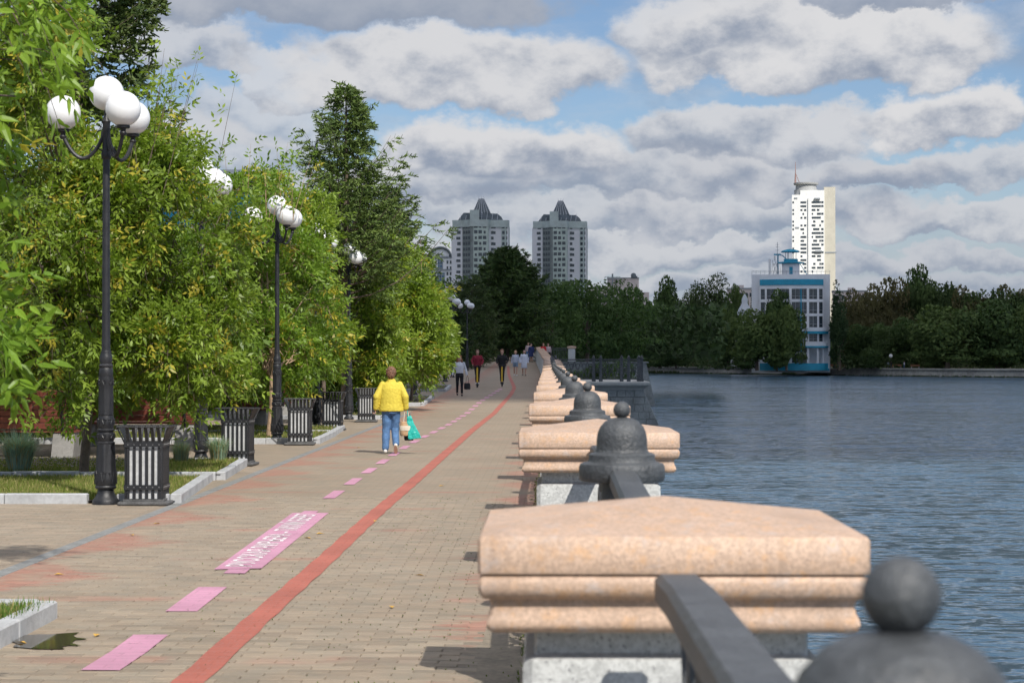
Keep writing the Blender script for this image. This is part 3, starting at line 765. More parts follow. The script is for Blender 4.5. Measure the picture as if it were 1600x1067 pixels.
# ------------------------------------------------------------------ street lamps
def lamp_meshes():
    R = {}
    b = MB()
    b.lathe([(.165, 0), (.165, .045), (.155, .06), (.13, .085), (.10, .15), (.098, .185), (.125, .195), (.130, .215), (.118, .235)], n=32)
    R['base'] = b.mesh('base', IRON, True)
    s_ = MB()
    s_.lathe([(.122, .235), (.132, .27), (.134, .33), (.124, .42), (.116, .52), (.110, .72), (.108, .745)], n=48, flute=8, fr=(.3, .73), famp=.05)
    s_.lathe([(.112, .745), (.114, .76), (.095, .775), (.104, .80), (.110, .84), (.104, .88), (.088, .895), (.108, .905), (.108, .92), (.09, .935), (.098, .97), (.103, 1.02), (.094, 1.08), (.092, 1.09), (.098, 1.1)], n=32)
    s_.lathe([(.090, 1.1), (.088, 1.3), (.086, 1.45), (.094, 1.52), (.092, 1.57)], n=48, flute=8, fr=(1.12, 1.46), famp=.06)
    s_.lathe([(.082, 1.57), (.086, 1.59), (.086, 1.66), (.078, 1.68), (.088, 1.695), (.088, 1.71), (.07, 1.73), (.078, 1.77), (.076, 1.83), (.062, 1.86), (.064, 1.87), (.058, 1.89)], n=32)
    for k in range(8):                            # raised leaf ornament on the foot and collars
        a = 2 * pi * k / 8
        for (r0, z0, hh) in ((.128, .33, .16), (.1, 1.02, .07), (.105, .84, .05), (.09, 1.5, .07)):
            p = [(cos(a + q) * r0 * f, sin(a + q) * r0 * f, z0 + z_) for q, f, z_ in ((-.26, 1., hh * .4), (-.1, 1.05, -hh * .2), (0, 1.08, -hh * .5), (.1, 1.05, -hh * .2), (.26, 1., hh * .4), (.08, 1.05, hh * .3), (0, 1.06, hh * .5), (-.08, 1.05, hh * .3))]
            s_.tube(p + [p[0]], .006, 4)
    R['foot'] = s_.mesh('ornate_column', IRON, True)
    p_ = MB(); p_.lathe([(.055, 1.88), (.05, 2.1), (.043, 4.25), (.06, 4.27), (.065, 4.32), (.05, 4.36), (.045, 4.7), (.055, 4.72), (.03, 4.8), (.028, 4.86), (.085, 4.875), (.09, 4.9), (.07, 4.92)], n=20)
    R['pole'] = p_.mesh('pole', IRON, True)
    a_ = MB(); pts = []
    for i in range(15):
        t = i / 14; x = .05 + .48 * t; z = 4.55 - .27 * sin(pi * t) ** .8 - .03 * (1 - t)
        pts.append((x, 0, z))
    pts = [(.04, 0, 4.60)] + pts + [(.53, 0, 4.58)]
    a_.tube(pts, .024, 8); a_.lathe([(.03, 4.50), (.045, 4.53), (.03, 4.56), (.035, 4.58), (.08, 4.59), (.085, 4.615), (.07, 4.63)], (.53, 0, 0), 16)
    a_.tube([(.05, 0, 4.36), (.16, 0, 4.42), (.2, 0, 4.36), (.16, 0, 4.31)], .012, 6)
    R['arm'] = a_.mesh('arm', IRON, True)
    g = MB(); g.sphere((0, 0, 0), .215, 40, 24); R['globe'] = g.mesh('globe', GLOBE, True)
    return R
LM = lamp_meshes()
LAMPS = [(24.5, -5.44, 'tall black street lamp with white globes beside the first slatted bin'),
 (34.2, -5.95, 'black street lamp whose globes are buried in leaves above the red bench'),
 (42.4, -5.75, 'black street lamp with four white globes standing beside the third bin'),
 (51.0, -5.9, 'street lamp largely hidden by foliage behind the fourth bin'),
 (59.6, -5.92, 'black street lamp with white globes just before the fifth bin'),
 (68.4, -5.9, 'street lamp hidden in trees just past the fifth bin'),
 (77.0, -5.78, 'street lamp with one globe showing against the green above the yellow jacket'),
 (87.0, -5.8, 'shaded street lamp past the walker in yellow, trunk-like black foot'),
 (97.0, -5.85, 'black lamp whose foot stands left of the woman with loose hair'),
 (114.0, -5.8, 'street lamp close behind the woman in the white blouse'),
 (127.0, -6.0, 'street lamp with a cluster of globes before the pale larch'),
 (148.0, -5.9, 'lamp with two visible globes in front of the dark larch'),
 (182.0, -5.9, 'smallest distant lamp with globes overlapping the big spruce')]
for i, (y, x, lab) in enumerate(LAMPS):
    r_ = empty('street_lamp', (x, y, gz(y)), 0, lab, 'street lamp', 'globe street lamps along the promenade')
    link('base', LM['base'], r_); link('ornate_column', LM['foot'], r_); link('pole', LM['pole'], r_)
    link('globe', LM['globe'], r_, (0, 0, 5.07))
    j = [0, .3, 0, .2, .1, 0, .15, .3, .1, .2, 0, .1, .1][i]
    j = math.atan2(-x, y)
    for a in (172, 52, 292):
        a = radians(a) + j
        link('arm', LM['arm'], r_, (0, 0, 0), (0, 0, a)); link('globe', LM['globe'], r_, (.53 * cos(a), .53 * sin(a), 4.825))

# ------------------------------------------------------------------ slatted bins
def bin_root():
    root = empty('litter_bin', (0, 0, 0))
    hw = .225
    m_ = MB(); m_.cbox(-.31, .31, -.31, .31, 0, .045, .012); m_.b2(-.25, .25, -.25, .25, .046, .075); m_.build('base_plate', mat('bin_foot_metal', (.09, .09, .09), .55, 0, .4, 6), root)
    L = MB(); L.b2(-.203, .203, -.203, .203, .08, .70); L.build('liner', LINER, root)
    slat = MB()
    slat.loft([[(-.018, -.004, z), (.018, -.004, z), (.018, .004, z), (-.018, .004, z)] for z in (.05, .72)])
    fl = MB(); rr = []
    for z, o_ in ((.722, 0), (.78, -.008), (.86, -.035), (.955, -.085)): rr.append([(-.019, o_ - .004, z), (.019, o_ - .004, z), (.019, o_ + .004, z), (-.019, o_ + .004, z)])
    fl.loft(rr)
    sm, fm = slat.mesh('slat', IRON), fl.mesh('flared_slat', IRON)
    for side in range(4):
        a = side * pi / 2; R_ = Matrix.Rotation(a, 3, 'Z')
        for j in range(6):
            x = -.19 + j * .076; p = R_ @ Vector((x, -hw, 0))
            link('slat', sm, root, p, (0, 0, a)); link('flared_slat', fm, root, p, (0, radians(0), a))
    for z in (.22, .74):
        m_ = MB(); q = hw + .012
        for (a0, a1, b0, b1) in ((-q, q, -q - .006, -q), (-q, q, q, q + .006), (-q - .006, -q, -q, q), (q, q + .006, -q, q)): m_.b2(a0, a1, b0, b1, z - .03, z + .03)
        bo = m_.build('band', IRON, root)
        rv = MB()
        for side in range(4):
            R_ = Matrix.Rotation(side * pi / 2, 3, 'Z')
            for j in range(6): rv.sphere(R_ @ Vector((-.19 + j * .076, -q - .008, z)), .008, 6, 4)
        rv.build('rivets', mat('rivet_metal', (.25, .25, .25), .35, .6, .2, 5), bo)
    m_ = MB(); q = hw + .09
    m_.tube([(-q, -q, .96), (q, -q, .96), (q, q, .96), (-q, q, .96), (-q, -q, .96)], .011, 6); m_.build('rim', IRON, root)
    for (sx, sy) in ((-1, -1), (1, -1), (1, 1), (-1, 1)):
        m_ = MB(); m_.tube([(sx * hw, sy * hw, .05), (sx * hw, sy * hw, .74), (sx * (hw + .085), sy * (hw + .085), .955)], .011, 5); m_.build('corner_bar', IRON, root)
    return root
BINS = [(24.5, -4.93, 'black slatted litter bin with flared rim beside the first street lamp'),
 (33.6, -5.22, 'black slatted bin behind the kerb end, by the red bench'),
 (41.7, -5.17, 'black slatted bin just right of the second tall lamp'),
 (50.2, -5.40, 'slatted bin partly in shade, fourth along the promenade'),
 (57.0, -5.16, 'slatted bin immediately left of the person in yellow')]
b0 = bin_root()
for i, (y, x, lab) in enumerate(BINS):
    r_ = b0 if i == 0 else copy_tree(b0)
    r_.location = (x, y, .002); r_.rotation_euler = (0, 0, [.02, -.05, .03, -.04, .02][i])
    tag(r_, lab, 'litter bin', 'black slatted litter bins')

# ------------------------------------------------------------------ benches
def bench_root():
    root = empty('bench', (0, 0, 0)); L = 2.5
    pk = MB(); pk.cbox(-L / 2, L / 2, -.055, .055, -.02, .02, .004); pm_ = pk.mesh('plank', WOOD)
    for j in range(5): link('plank', pm_, root, (0, -.18 + j * .122, .475))
    for j in range(6):
        t = .52 + j * .118
        link('plank', pm_, root, (0, -.27 - (t - .5) * .35, t + .06), (radians(90 + 19), 0, 0))
    for s_ in (-1, 1):
        m_ = MB(); x = s_ * (L / 2 - .22)
        ra = [(x - .2, -.38, 0), (x - .2, .38, 0), (x - .2, .28, .452), (x - .2, -.2, .452)]; rb = [(x + .2, p[1], p[2]) for p in ra]
        m_.loft([ra, rb]); m_.build('concrete_support', mat('bench_concrete', (.21, .205, .195), .9, 0, .2, 4, .4, 50), root)
        m_ = MB(); m_.tube([(x, -.22, .4), (x, -.32, .6), (x, -.55, 1.2)], .03, 6); m_.build('back_bracket', IRON, root)
    return root
BEN = [(36.4, -9.83, 'red-brown slatted bench with concrete ends behind the fescue tuft'),
 (41.2, -8.5, 'red-brown slatted bench left of the dark lamp foot, sunlit back boards'),
 (52.5, -8.6, 'shaded red-brown bench behind the second bin'),
 (60.0, -8.95, 'red-brown bench seen between the third bin and the fourth'),
 (68.5, -8.7, 'farthest red-brown bench behind the fourth bin')]
q0 = bench_root()
for i, (y, x, lab) in enumerate(BEN):
    r_ = q0 if i == 0 else copy_tree(q0)
    r_.location = (x, y, .0 + gz(y)); r_.rotation_euler = (0, 0, [0, .03, -.02, .02, 0][i]); tag(r_, lab, 'bench', 'slatted benches under the trees')
# ------------------------------------------------------------------ vegetation
def nrm(a): return a / (np.linalg.norm(a, axis=-1, keepdims=True) + 1e-9)
def foliage(seed, lobes, n, shoot=(.28, .62), nl=8, leaf=.11, wid=.38, up=.25, droop=.25, yellow=.10, green=((.095, .175, .018), (.30, .40, .05)), shell=.45, rach=1.9, extra=None, ycol=(.52, .46, .06)):
    g = np.random.default_rng(seed); lb = np.array(lobes, float); wts = (lb[:, 3] * lb[:, 4] * lb[:, 5]) ** .8; k = g.choice(len(lb), n, p=wts / wts.sum())
    d = nrm(g.normal(size=(n, 3))); rad = g.uniform(shell ** 2, 1, n) ** .5
    nc = max(6, n // 17); kc = g.choice(len(lb), nc, p=wts / wts.sum()); dc = nrm(g.normal(size=(nc, 3))); cc_ = lb[kc, :3] + dc * lb[kc, 3:6] * g.uniform(.55, 1.04, (nc, 1))
    ci = g.integers(0, nc, n); s = cc_[ci] + g.normal(size=(n, 3)) * np.array([.17, .17, .15]) * (lb[kc[ci], 3:4] ** .5); k = kc[ci]; d = nrm(dc[ci] + g.normal(size=(n, 3)) * .35)
    loose = g.random(n) < .18; s[loose] = lb[k[loose], :3] + d[loose] * lb[k[loose], 3:6] * rad[loose][:, None]
    cb = g.uniform(0, 1, nc)[ci]
    dr = nrm(d * .8 + g.normal(size=(n, 3)) * .45 + np.array([0, 0, up])); L = g.uniform(*shoot, n); drp = np.full(n, droop)
    if extra is not None:
        e = np.array(extra, float); s = np.concatenate([s, e[:, :3]]); dr = np.concatenate([dr, nrm(e[:, 3:6])]); L = np.concatenate([L, e[:, 6]]); cb = np.concatenate([cb, np.full(len(e), .5)]); drp = np.concatenate([drp, np.full(len(e), .05)]); n = len(s)
    t = np.linspace(.12, 1, nl)[None, :, None]
    P = s[:, None] + dr[:, None] * L[:, None, None] * t; P[..., 2] -= (drp[:, None] * L[:, None] * t[..., 0] ** 2)
    P += g.normal(size=P.shape) * .02
    a = nrm(dr[:, None] * .55 + nrm(g.normal(size=P.shape)) * .75 + np.array([0, 0, -.02]))
    b = nrm(np.cross(a, nrm(g.normal(size=P.shape)))); nn = np.cross(a, b)
    nn = np.where(nn[..., 2:3] < 0, -nn, nn)
    R = leaf * rach; V = []; 
    for (pos, side) in ((.35, -1), (.35, 1), (.72, -1), (.72, 1), (1., 0)):
        base = P + a * R * pos
        ld = nrm(a * (.7 if side else 1.) + b * side * .75 + np.array([0, 0, -.12]) + g.normal(size=P.shape) * .25)
        n2 = nrm(nn + g.normal(size=P.shape) * .4); wv = nrm(np.cross(n2, ld))
        l = leaf * g.uniform(.7, 1.2, P.shape[:2])[..., None]; w = l * wid * .5
        V.append(np.stack([base, base + ld * l * .42 + wv * w, base + ld * l - np.array([0, 0, .08]) * l, base + ld * l * .42 - wv * w], -2))
    V = np.stack(V, 2)                              # n, nl, 5, 4, 3
    u = cb[:, None, None, None] * .3 + g.random((n, 1, 1, 1)) * .3 + g.random((n, nl, 1, 1)) * .25 + g.random((n, nl, 5, 1)) * .15
    C = np.array(green[0]) * (1 - u) + np.array(green[1]) * u
    C = C * g.uniform(.8, 1.15, (n, nl, 5, 1))
    ym = (g.random((n, 1, 1, 1)) < yellow) & (g.random((n, nl, 1, 1)) < .7)
    C = np.where(ym, np.array(ycol) * g.uniform(.6, 1.05, (n, nl, 5, 1)), C)
    return V.reshape(-1, 3), C.reshape(-1, 3), (s, dr, L, drp)
def twigs(shoots, m, rad=.006, stp=1):
    s, dr, L, drp = shoots; V = []
    g = np.random.default_rng(1); idx = np.arange(0, len(s), stp)
    s, dr, L, drp = s[idx], dr[idx], L[idx], drp[idx]
    q = nrm(np.cross(dr, g.normal(size=dr.shape))) * rad; q2 = nrm(np.cross(dr, q)) * rad
    for t0, t1 in ((-.15, .5), (.5, 1.)):
        p0 = s + dr * (L * t0)[:, None]; p0[:, 2] -= drp * L * t0 * abs(t0); p1 = s + dr * (L * t1)[:, None]; p1[:, 2] -= drp * L * t1 ** 2
        k0, k1 = (1, .7) if t0 < .1 else (.7, .3)
        for qq in (q, q2): V.append(np.stack([p0 - qq * k0, p0 + qq * k0, p1 + qq * k1, p1 - qq * k1], 1))
    return np.concatenate(V).reshape(-1, 3)
def limbs(lobes, trunk, r0, m=None):
    mb = MB(); t0 = Vector(trunk); cz = min(l[2] - l[5] * .2 for l in lobes)
    fork = Vector((t0.x + .05, t0.y, max(t0.z + .9, cz)))
    mb.tube([t0 - Vector((0, 0, .15)), t0 + Vector((0, 0, .1)), (t0 + fork) / 2 + Vector((.03, .02, 0)), fork], [r0 * 1.35, r0, r0 * .85, r0 * .75], 9)
    for l in lobes:
        c = Vector(l[:3]); mid = (fork + c) / 2 + Vector((random.uniform(-.15, .15), random.uniform(-.15, .15), .1))
        mb.tube([fork - Vector((0, 0, .1)), mid, c], [r0 * .6, r0 * .35, r0 * .12], 6)
        for j in range(6):
            a = random.uniform(0, 2 * pi); e = c + Vector((cos(a) * l[3] * .8, sin(a) * l[4] * .8, random.uniform(-.5, .9) * l[5])); k = fork.lerp(c, random.uniform(.5, 1))
            mb.tube([k, (k + e) / 2 + Vector((0, 0, .08)), e], [r0 * .22, r0 * .13, r0 * .05], 5)
    return mb
def tree(name, label, cat, lobes, trunk, r0, n, group=None, seed=1, bark=None, lm=None, twg=True, sh=.74, **kw):
    root = empty(name, trunk, 0, label, cat, group)
    l2 = [(l[0] - trunk[0], l[1] - trunk[1], l[2] - trunk[2], l[3] * sh, l[4] * sh, l[5] * sh) for l in lobes]
    ex = kw.pop('extra', None)
    if ex is not None: ex = [(e[0] - trunk[0], e[1] - trunk[1], e[2] - trunk[2], *e[3:]) for e in ex]
    V, C, sh = foliage(seed, l2, n, extra=ex, **kw)
    o = link('crown', np_mesh('crown', V, 4, lm or LEAF, C), root); o['kind'] = 'stuff'
    if twg: o = link('twigs', np_mesh('twigs', twigs(sh, None, .006 if trunk[1] < 45 else .009, 1), 4, bark or BARK), root); o['kind'] = 'stuff'
    limbs(l2, (0, 0, 0), r0).build('trunk', bark or BARK, root, True)
    return root
def A(px, py, D): p = at(px, py, D); return (p.x, p.y, p.z)
def lobe(px, py, D, rx, rz, ry=None): x, y, z = A(px, py, D); return (x, y, z, rx, ry if ry else rx, rz)
def wisps(n, px0, px1, pyb, pyt, D, seed, dpt=1.):
    g = random.Random(seed); out = []
    for i in range(n):
        px = g.uniform(px0, px1); x, y, z = A(px, pyb, D + g.uniform(-dpt, dpt)); L = (pyb - pyt) * D / F * g.uniform(.55, 1.05)
        out.append((x, y, z, g.uniform(-.15, .3), g.uniform(-.15, .15), 1, L))
    return out
GR = 'leafy ash-leaved trees along the promenade'
# tree reaching in from the left, large leaves close to the viewer: the nearest leaves are single pieces
t0 = empty('ash_tree', (-4.9, 9.6, 0), 0, 'near ash-leaved tree with big bright leaves hanging in from the upper left', 'tree', GR)
lobes0 = [(-3.62, 9.6, 3.5, .62, .8, 1.15), (-3.75, 10.6, 4.2, .85, 1.0, 1.1), (-2.55, 12.4, 5.7, .85, .9, .6), (-3.45, 9.9, 2.35, .35, .6, .45), (-4.6, 9.2, 4.2, 1.4, 1.3, 1.3), (-4.05, 13.1, 4.1, .8, .8, 1.2)]
l2 = [(l[0] + 4.9, l[1] - 9.6, l[2], l[3], l[4], l[5]) for l in lobes0]
V, C, sh = foliage(11, l2, 440, shoot=(.35, .7), nl=7, leaf=.115, wid=.36, up=.05, droop=.5, yellow=.13, green=((.11, .22, .02), (.27, .40, .045)), rach=1.7)
V = V.reshape(-1, 4, 3); cen = V.mean(1); kp = (cen[:, 0] - 4.9) < (-.228 + .035 * (cen[:, 2] < 3.05) * (cen[:, 2] > 2.6)) * (cen[:, 1] + 9.6); kp = kp | (cen[:, 2] > 4.7); V = V[kp]; C = C[kp]; cen = cen[kp]; wx, wy, wz = cen[:, 0] - 4.9, cen[:, 1] + 9.6, cen[:, 2]
px = 854 + wx / wy * F; py = 562 - (wz - EYE) / wy * F
vis = (px > 0) & (px < 1600) & (py > 0) & (py < 1067)
sc_ = np.where(vis, 1 / wy, 0); order = np.argsort(-sc_); big = order[:300]; rest = order[300:]
def fine_leaf(q):
    """pointed leaf folded along its midrib, four facets"""
    b, r, t_, l = q; ax = t_ - b; fold = np.cross(ax, r - l); fold = fold / (np.linalg.norm(fold) + 1e-9) * np.linalg.norm(r - l) * .16
    c1 = b + ax * .3 - fold; c2 = b + ax * .68 - fold * .7
    r1 = c1 + (r - l) * .46 + fold; l1 = c1 - (r - l) * .46 + fold; r2 = c2 + (r - l) * .36 + fold * .7; l2_ = c2 - (r - l) * .36 + fold * .7
    tip = t_ - np.array([0, 0, .006])
    return [b, r1, c1, l1, c1, c1, r1, r2, c2, l1, c1, c2, l2_, r2, tip, l2_]
lm_ = {}
for i in big:
    q = V[i]; o3 = q[0]; ql = q - o3
    b, r, t_, l = ql; ax = t_ - b; fold = np.cross(ax, r - l); fold = fold / (np.linalg.norm(fold) + 1e-9) * np.linalg.norm(r - l) * .16
    c1 = b + ax * .3 - fold; c2 = b + ax * .68 - fold * .7; w1 = (r - l) * .48; w2 = (r - l) * .36; tip = t_ + ax * .06 - np.array([0, 0, .004])
    vs = [b, c1 + w1 + fold, c1, c1 - w1 + fold, c2 + w2 + fold * .7, c2, c2 - w2 + fold * .7, tip]
    me = bpy.data.meshes.new('leaf'); me.from_pydata([tuple(v) for v in vs], [], [(0, 1, 2), (0, 2, 3), (1, 4, 5, 2), (3, 2, 5, 6), (4, 7, 5), (6, 5, 7)]); me.materials.append(LEAF)
    a_ = me.attributes.new('tint', 'FLOAT_COLOR', 'POINT'); a_.data.foreach_set('color', [*C[i], 1.] * 8)
    link('leaf', me, t0, tuple(o3))
Vr = V[rest]; o = link('crown', np_mesh('crown', Vr.reshape(-1, 3), 4, LEAF, C[rest]), t0); o['kind'] = 'stuff'
o = link('twigs', np_mesh('twigs', twigs(sh, None, .005), 4, BARK), t0); o['kind'] = 'stuff'
limbs(l2, (0, 0, 0), .11).build('trunk', BARK, t0, True)

# T1 behind the first lamp, down to T6 near the women
tree('ash_tree', 'wide drooping ash-leaved tree behind the first street lamp', 'tree',
     [lobe(60, 420, 27.6, 1.15, 1.5), lobe(190, 330, 28.6, 1.15, 1.35), lobe(290, 400, 29.5, 1.0, 1.3), lobe(110, 555, 28., 1.1, .62), lobe(250, 545, 29., 1.1, .62), lobe(20, 250, 29, 1.2, 1.4), lobe(325, 505, 30., .7, .75), lobe(60, 100, 27, .8, 1.0), lobe(240, 240, 29, .8, .6)],
     (-6.9, 29.6, .08), .075, 2000, GR, 21, extra=wisps(15, 175, 345, 290, 85, 28.8, 4) + wisps(7, 215, 270, 240, 60, 28.5, 14), yellow=.12, leaf=.108, up=.1, droop=.38)
tree('ash_tree', 'bright green ash-leaved tree around the second tall lamp, pale slender trunk', 'tree',
     [lobe(410, 400, 44.5, 1.2, 1.5), lobe(350, 500, 44, 1.2, 1.4), lobe(455, 480, 45.5, 1.0, 1.3), lobe(465, 560, 45.5, .9, .7), lobe(385, 575, 44.5, 1.2, .55), lobe(395, 310, 45, .75, .7), lobe(425, 545, 43.1, .6, .55), lobe(325, 400, 44, 1.1, 1.3)],
     ((420-854)*43.6/F, 43.6, .08), .065, 1250, GR, 22, bark=BARKL, extra=wisps(14, 340, 470, 330, 215, 41, 5), yellow=.09, leaf=.125, droop=.35, green=((.085, .175, .018), (.24, .36, .04)))
tree('ash_tree', 'yellow-flecked ash-leaved tree between the second and third tall lamps', 'tree',
     [lobe(530, 430, 62, 1.5, 1.7), lobe(475, 360, 55, 1.1, 1.2), lobe(575, 480, 63, 1.1, 1.5), lobe(555, 560, 63, 1.3, .8), lobe(490, 520, 55, 1.2, 1.1), lobe(590, 410, 64, .9, 1.1), lobe(520, 340, 62, .9, .9), lobe(470, 450, 55, 1.1, 1.1), lobe(498, 372, 49.2, .6, .5)],
     (-6.5, 57.5, .08), .07, 1700, GR, 23, extra=wisps(12, 450, 600, 370, 290, 63, 6), yellow=.10, leaf=.15)
tree('ash_tree', 'ash-leaved tree behind the yellow jacket, crown over the kerb', 'tree',
     [lobe(632, 490, 68, 1.2, 1.7), lobe(600, 540, 67, 1.3, 1.0), lobe(645, 555, 68, .9, .8), lobe(615, 430, 69, 1.0, 1.3), lobe(590, 555, 66, 1.2, .7), lobe(640, 440, 69, .6, 1.)],
     (-5.2, 67.5, .05), .06, 1000, GR, 24, bark=BARKL, extra=wisps(8, 590, 660, 420, 372, 65, 7), yellow=.10, leaf=.17)
tree('ash_tree', 'ash-leaved tree whose sunlit edge meets the row of distant globes', 'tree',
     [lobe(652, 510, 75, 1.1, 1.4), lobe(676, 525, 76, .6, 1.1), lobe(640, 550, 75, 1.1, .7), lobe(660, 450, 76, .8, 1.1)],
     (-5.1, 75, .2), .06, 900, GR, 25, yellow=.07, leaf=.2)
# deeper row that closes the view
for i, (lb, tr, sd, lab) in enumerate((
    ([lobe(40, 480, 36, 1.6, 1.3), lobe(140, 450, 37, 1.4, 1.5), lobe(220, 520, 38, 1.4, 1.0), lobe(300, 470, 38, 1.3, 1.4), lobe(120, 570, 38, 2.2, .45), lobe(230, 570, 39, 1.7, .35)], (-9.4, 38, 0), 31, 'ash-leaved tree in the back row behind the first street lamp'),
    ([lobe(370, 460, 48, 1.6, 1.6), lobe(300, 520, 48, 1.8, 1.0), lobe(440, 540, 50, 1.5, 1.0), lobe(340, 590, 50, 2.4, .4)], (-9.0, 49, 0), 32, 'ash-leaved tree in the back row behind the second tall lamp'),
    ([lobe(500, 470, 62, 1.8, 1.6), lobe(450, 520, 61, 1.8, 1.4), lobe(560, 530, 64, 1.5, 1.3), lobe(480, 590, 64, 2.6, .5)], (-8.2, 62, 0), 33, 'ash-leaved tree in the back row behind the third tall lamp'))):
    tree('ash_tree', lab, 'tree', lb, tr, .08, 800, GR, sd, leaf=.19, yellow=.08, green=((.07, .14, .016), (.17, .26, .035)))

# ---- conifers
def conifer(name, label, base, H, rad, nb, seed, green, leaf=.1, z0=.15, upt=.35, ntw=14, ntf=9, mesh_only=False, shape=1., wob=.25, wd=.3):
    g = np.random.default_rng(seed); V = []; C = []; br = []
    for i in range(nb):
        f = z0 + (1 - z0) * (i / nb) ** .92; z = H * f; L = rad * ((1 - f) ** shape * 1.0 + .03) * g.uniform(1 - wob, 1 + wob * .6); a = g.uniform(0, 2 * pi) if i % 3 else i * 2.4
        d = np.array([cos(a), sin(a), 0.]); el = .10 + upt * f + g.normal(0, .07 + .06 * wob)
        n = 5; tt = np.linspace(0, 1, n)[:, None]
        P = np.array([0, 0, z]) + d * L * tt + np.array([0, 0, 1.]) * (L * (el * tt - .28 * tt + (.30 + upt * .5) * tt ** 2.2))
        br.append((P, .018 * (L + .3)))
        m = max(4, int(ntw * L / rad) + 3)
        for j in range(m):
            t = g.uniform(.12, 1); p = np.array([np.interp(t, tt[:, 0], P[:, q]) for q in range(3)]); sd = 1 if j % 2 else -1
            q = np.array([-d[1], d[0], 0]) * sd; tl = L * .34 * (1.15 - t) + .12 * rad ** .5
            td = nrm(d * .75 + q * .8 + np.array([0, 0, g.normal(.05, .2)]))
            s_ = np.linspace(.1, 1, ntf)[:, None]; pp = p + td * tl * s_ + np.array([0, 0, -1.]) * tl * .12 * s_ ** 2
            nd = nrm(td + g.normal(size=(ntf, 3)) * .55); n2 = nrm(g.normal(size=(ntf, 3))); wv = nrm(np.cross(nd, n2)) * leaf * wd * .5; l = leaf * g.uniform(.7, 1.3, (ntf, 1))
            V.append(np.stack([pp - wv, pp + nd * l * .1 + wv, pp + nd * l + wv * .3, pp + nd * l * .9 - wv * .6], 1))
            u = g.random(); C.append(np.tile((np.array(green[0]) * (1 - u) + np.array(green[1]) * u), (ntf, 1)) * g.uniform(.75, 1.2, (ntf, 1)))
    V = np.concatenate(V).reshape(-1, 3); C = np.concatenate(C)
    mb = MB(); mb.tube([(0, 0, -.2), (0, 0, H * .5), (0, 0, H)], [.02 * H * .8, .012 * H, .01], 8)
    for P, r in br: mb.tube([tuple(p) for p in P], [r * .5, r * .42, r * .3, r * .2, r * .1], 4, False)
    cm = np_mesh('crown', V, 4, NEEDLE, C * (1.25 if seed in (41, 42, 43) else 1.)); tmh = mb.mesh('trunk', BARK, True)
    if mesh_only: return cm, tmh
    root = empty(name, base, 0, label, 'tree'); o = link('crown', cm, root); o['kind'] = 'stuff'; link('trunk', tmh, root); return root
conifer('larch_tree', 'dark feathery larch with upswept branches rising above the leafy trees', ((540-854)*60/F, 60, 0), 10.0, 3.7, 200, 41, ((.045, .075, .018), (.10, .14, .035)), .14, .36, .62, 26, 13, shape=.95, wd=.30, wob=.42)
conifer('larch_tree', 'lower dark larch just right of and behind the tall feathery one', ((612-854)*71/F, 71, 0), 7.9, 2.5, 120, 42, ((.028, .05, .015), (.065, .095, .028)), .13, .5, .6, 24, 14, shape=.9, wd=.30, wob=.45)
conifer('spruce_tree', 'tall dark conifer behind the near tree at the upper left', ((120-854)*44/F, 44, 0), 13.2, 2.6, 150, 43, ((.035, .06, .018), (.08, .105, .028)), .14, .25, .25, 30, 14, shape=.45, wd=.4)
conifer('spruce_tree', 'large dark spruce with pointed top where the promenade disappears', (A(793, 550, 190)[0], 190, 1.75), 10.6, 5.4, 330, 44, ((.03, .058, .018), (.075, .115, .03)), .34, .10, .22, 22, 10, shape=.62)
conifer('larch_tree', 'pale soft larch between the distant lamp globes and the big spruce', ((737-854)*163/F, 163, 1.15), 7.2, 2.7, 150, 45, ((.04, .065, .02), (.085, .12, .04)), .22, .06, .2, 16, 9, shape=.5)
conifer('larch_tree', 'dark young larch behind the woman in the white blouse', ((712-854)*155/F, 155, 1.), 5.6, 2.2, 120, 46, ((.025, .045, .015), (.05, .085, .025)), .2, .06, .2, 14, 9, shape=.5)
# broad dark shrubs closing the end of the walk and the park behind the trees
def blob_crown(seed, r=(5, 5, 5.5), n=4200, leaf=.8, nlobe=14, green=((.022, .040, .014), (.058, .085, .026)), low=.0):
    """crown mesh made of leaf clumps; origin at the foot"""
    g = np.random.default_rng(seed); lb = []
    for i in range(nlobe):
        d = nrm(g.normal(size=3)); k = g.uniform(.35, .75)
        lb.append([d[0] * r[0] * k, d[1] * r[1] * k, r[2] * (1. + d[2] * .66 * k / .6) + low, r[0] * g.uniform(.26, .5), r[1] * g.uniform(.26, .5), r[2] * g.uniform(.22, .42)])
    lb.append([0, 0, r[2], r[0] * .7, r[1] * .7, r[2] * .75]); lb = np.array(lb)
    k = g.choice(len(lb), n, p=(lb[:, 3] ** 2) / (lb[:, 3] ** 2).sum()); d = nrm(g.normal(size=(n, 3)))
    P = lb[k, :3] + d * lb[k, 3:] * g.uniform(.78, 1.05, (n, 1)); P[:, 2] = np.abs(P[:, 2]) + .05; sk = (k % 3 == 0) & (g.random(n) < .45); P[sk, 2] *= .35
    n1 = nrm(d + g.normal(size=(n, 3)) * .6); u = nrm(np.cross(n1, g.normal(size=(n, 3)))); v = np.cross(n1, u); s_ = leaf * g.uniform(.4, 1.0, (n, 1)) * .5
    V = np.stack([P - u * s_, P - v * s_ * .6, P + u * s_, P + v * s_ * .6], 1)
    q = g.random((len(lb), 1))[k] * .55 + g.random((n, 1)) * .45; C = np.array(green[0]) * (1 - q) + np.array(green[1]) * q
    return np_mesh('crown', V.reshape(-1, 3), 4, LEAFFAR, C)
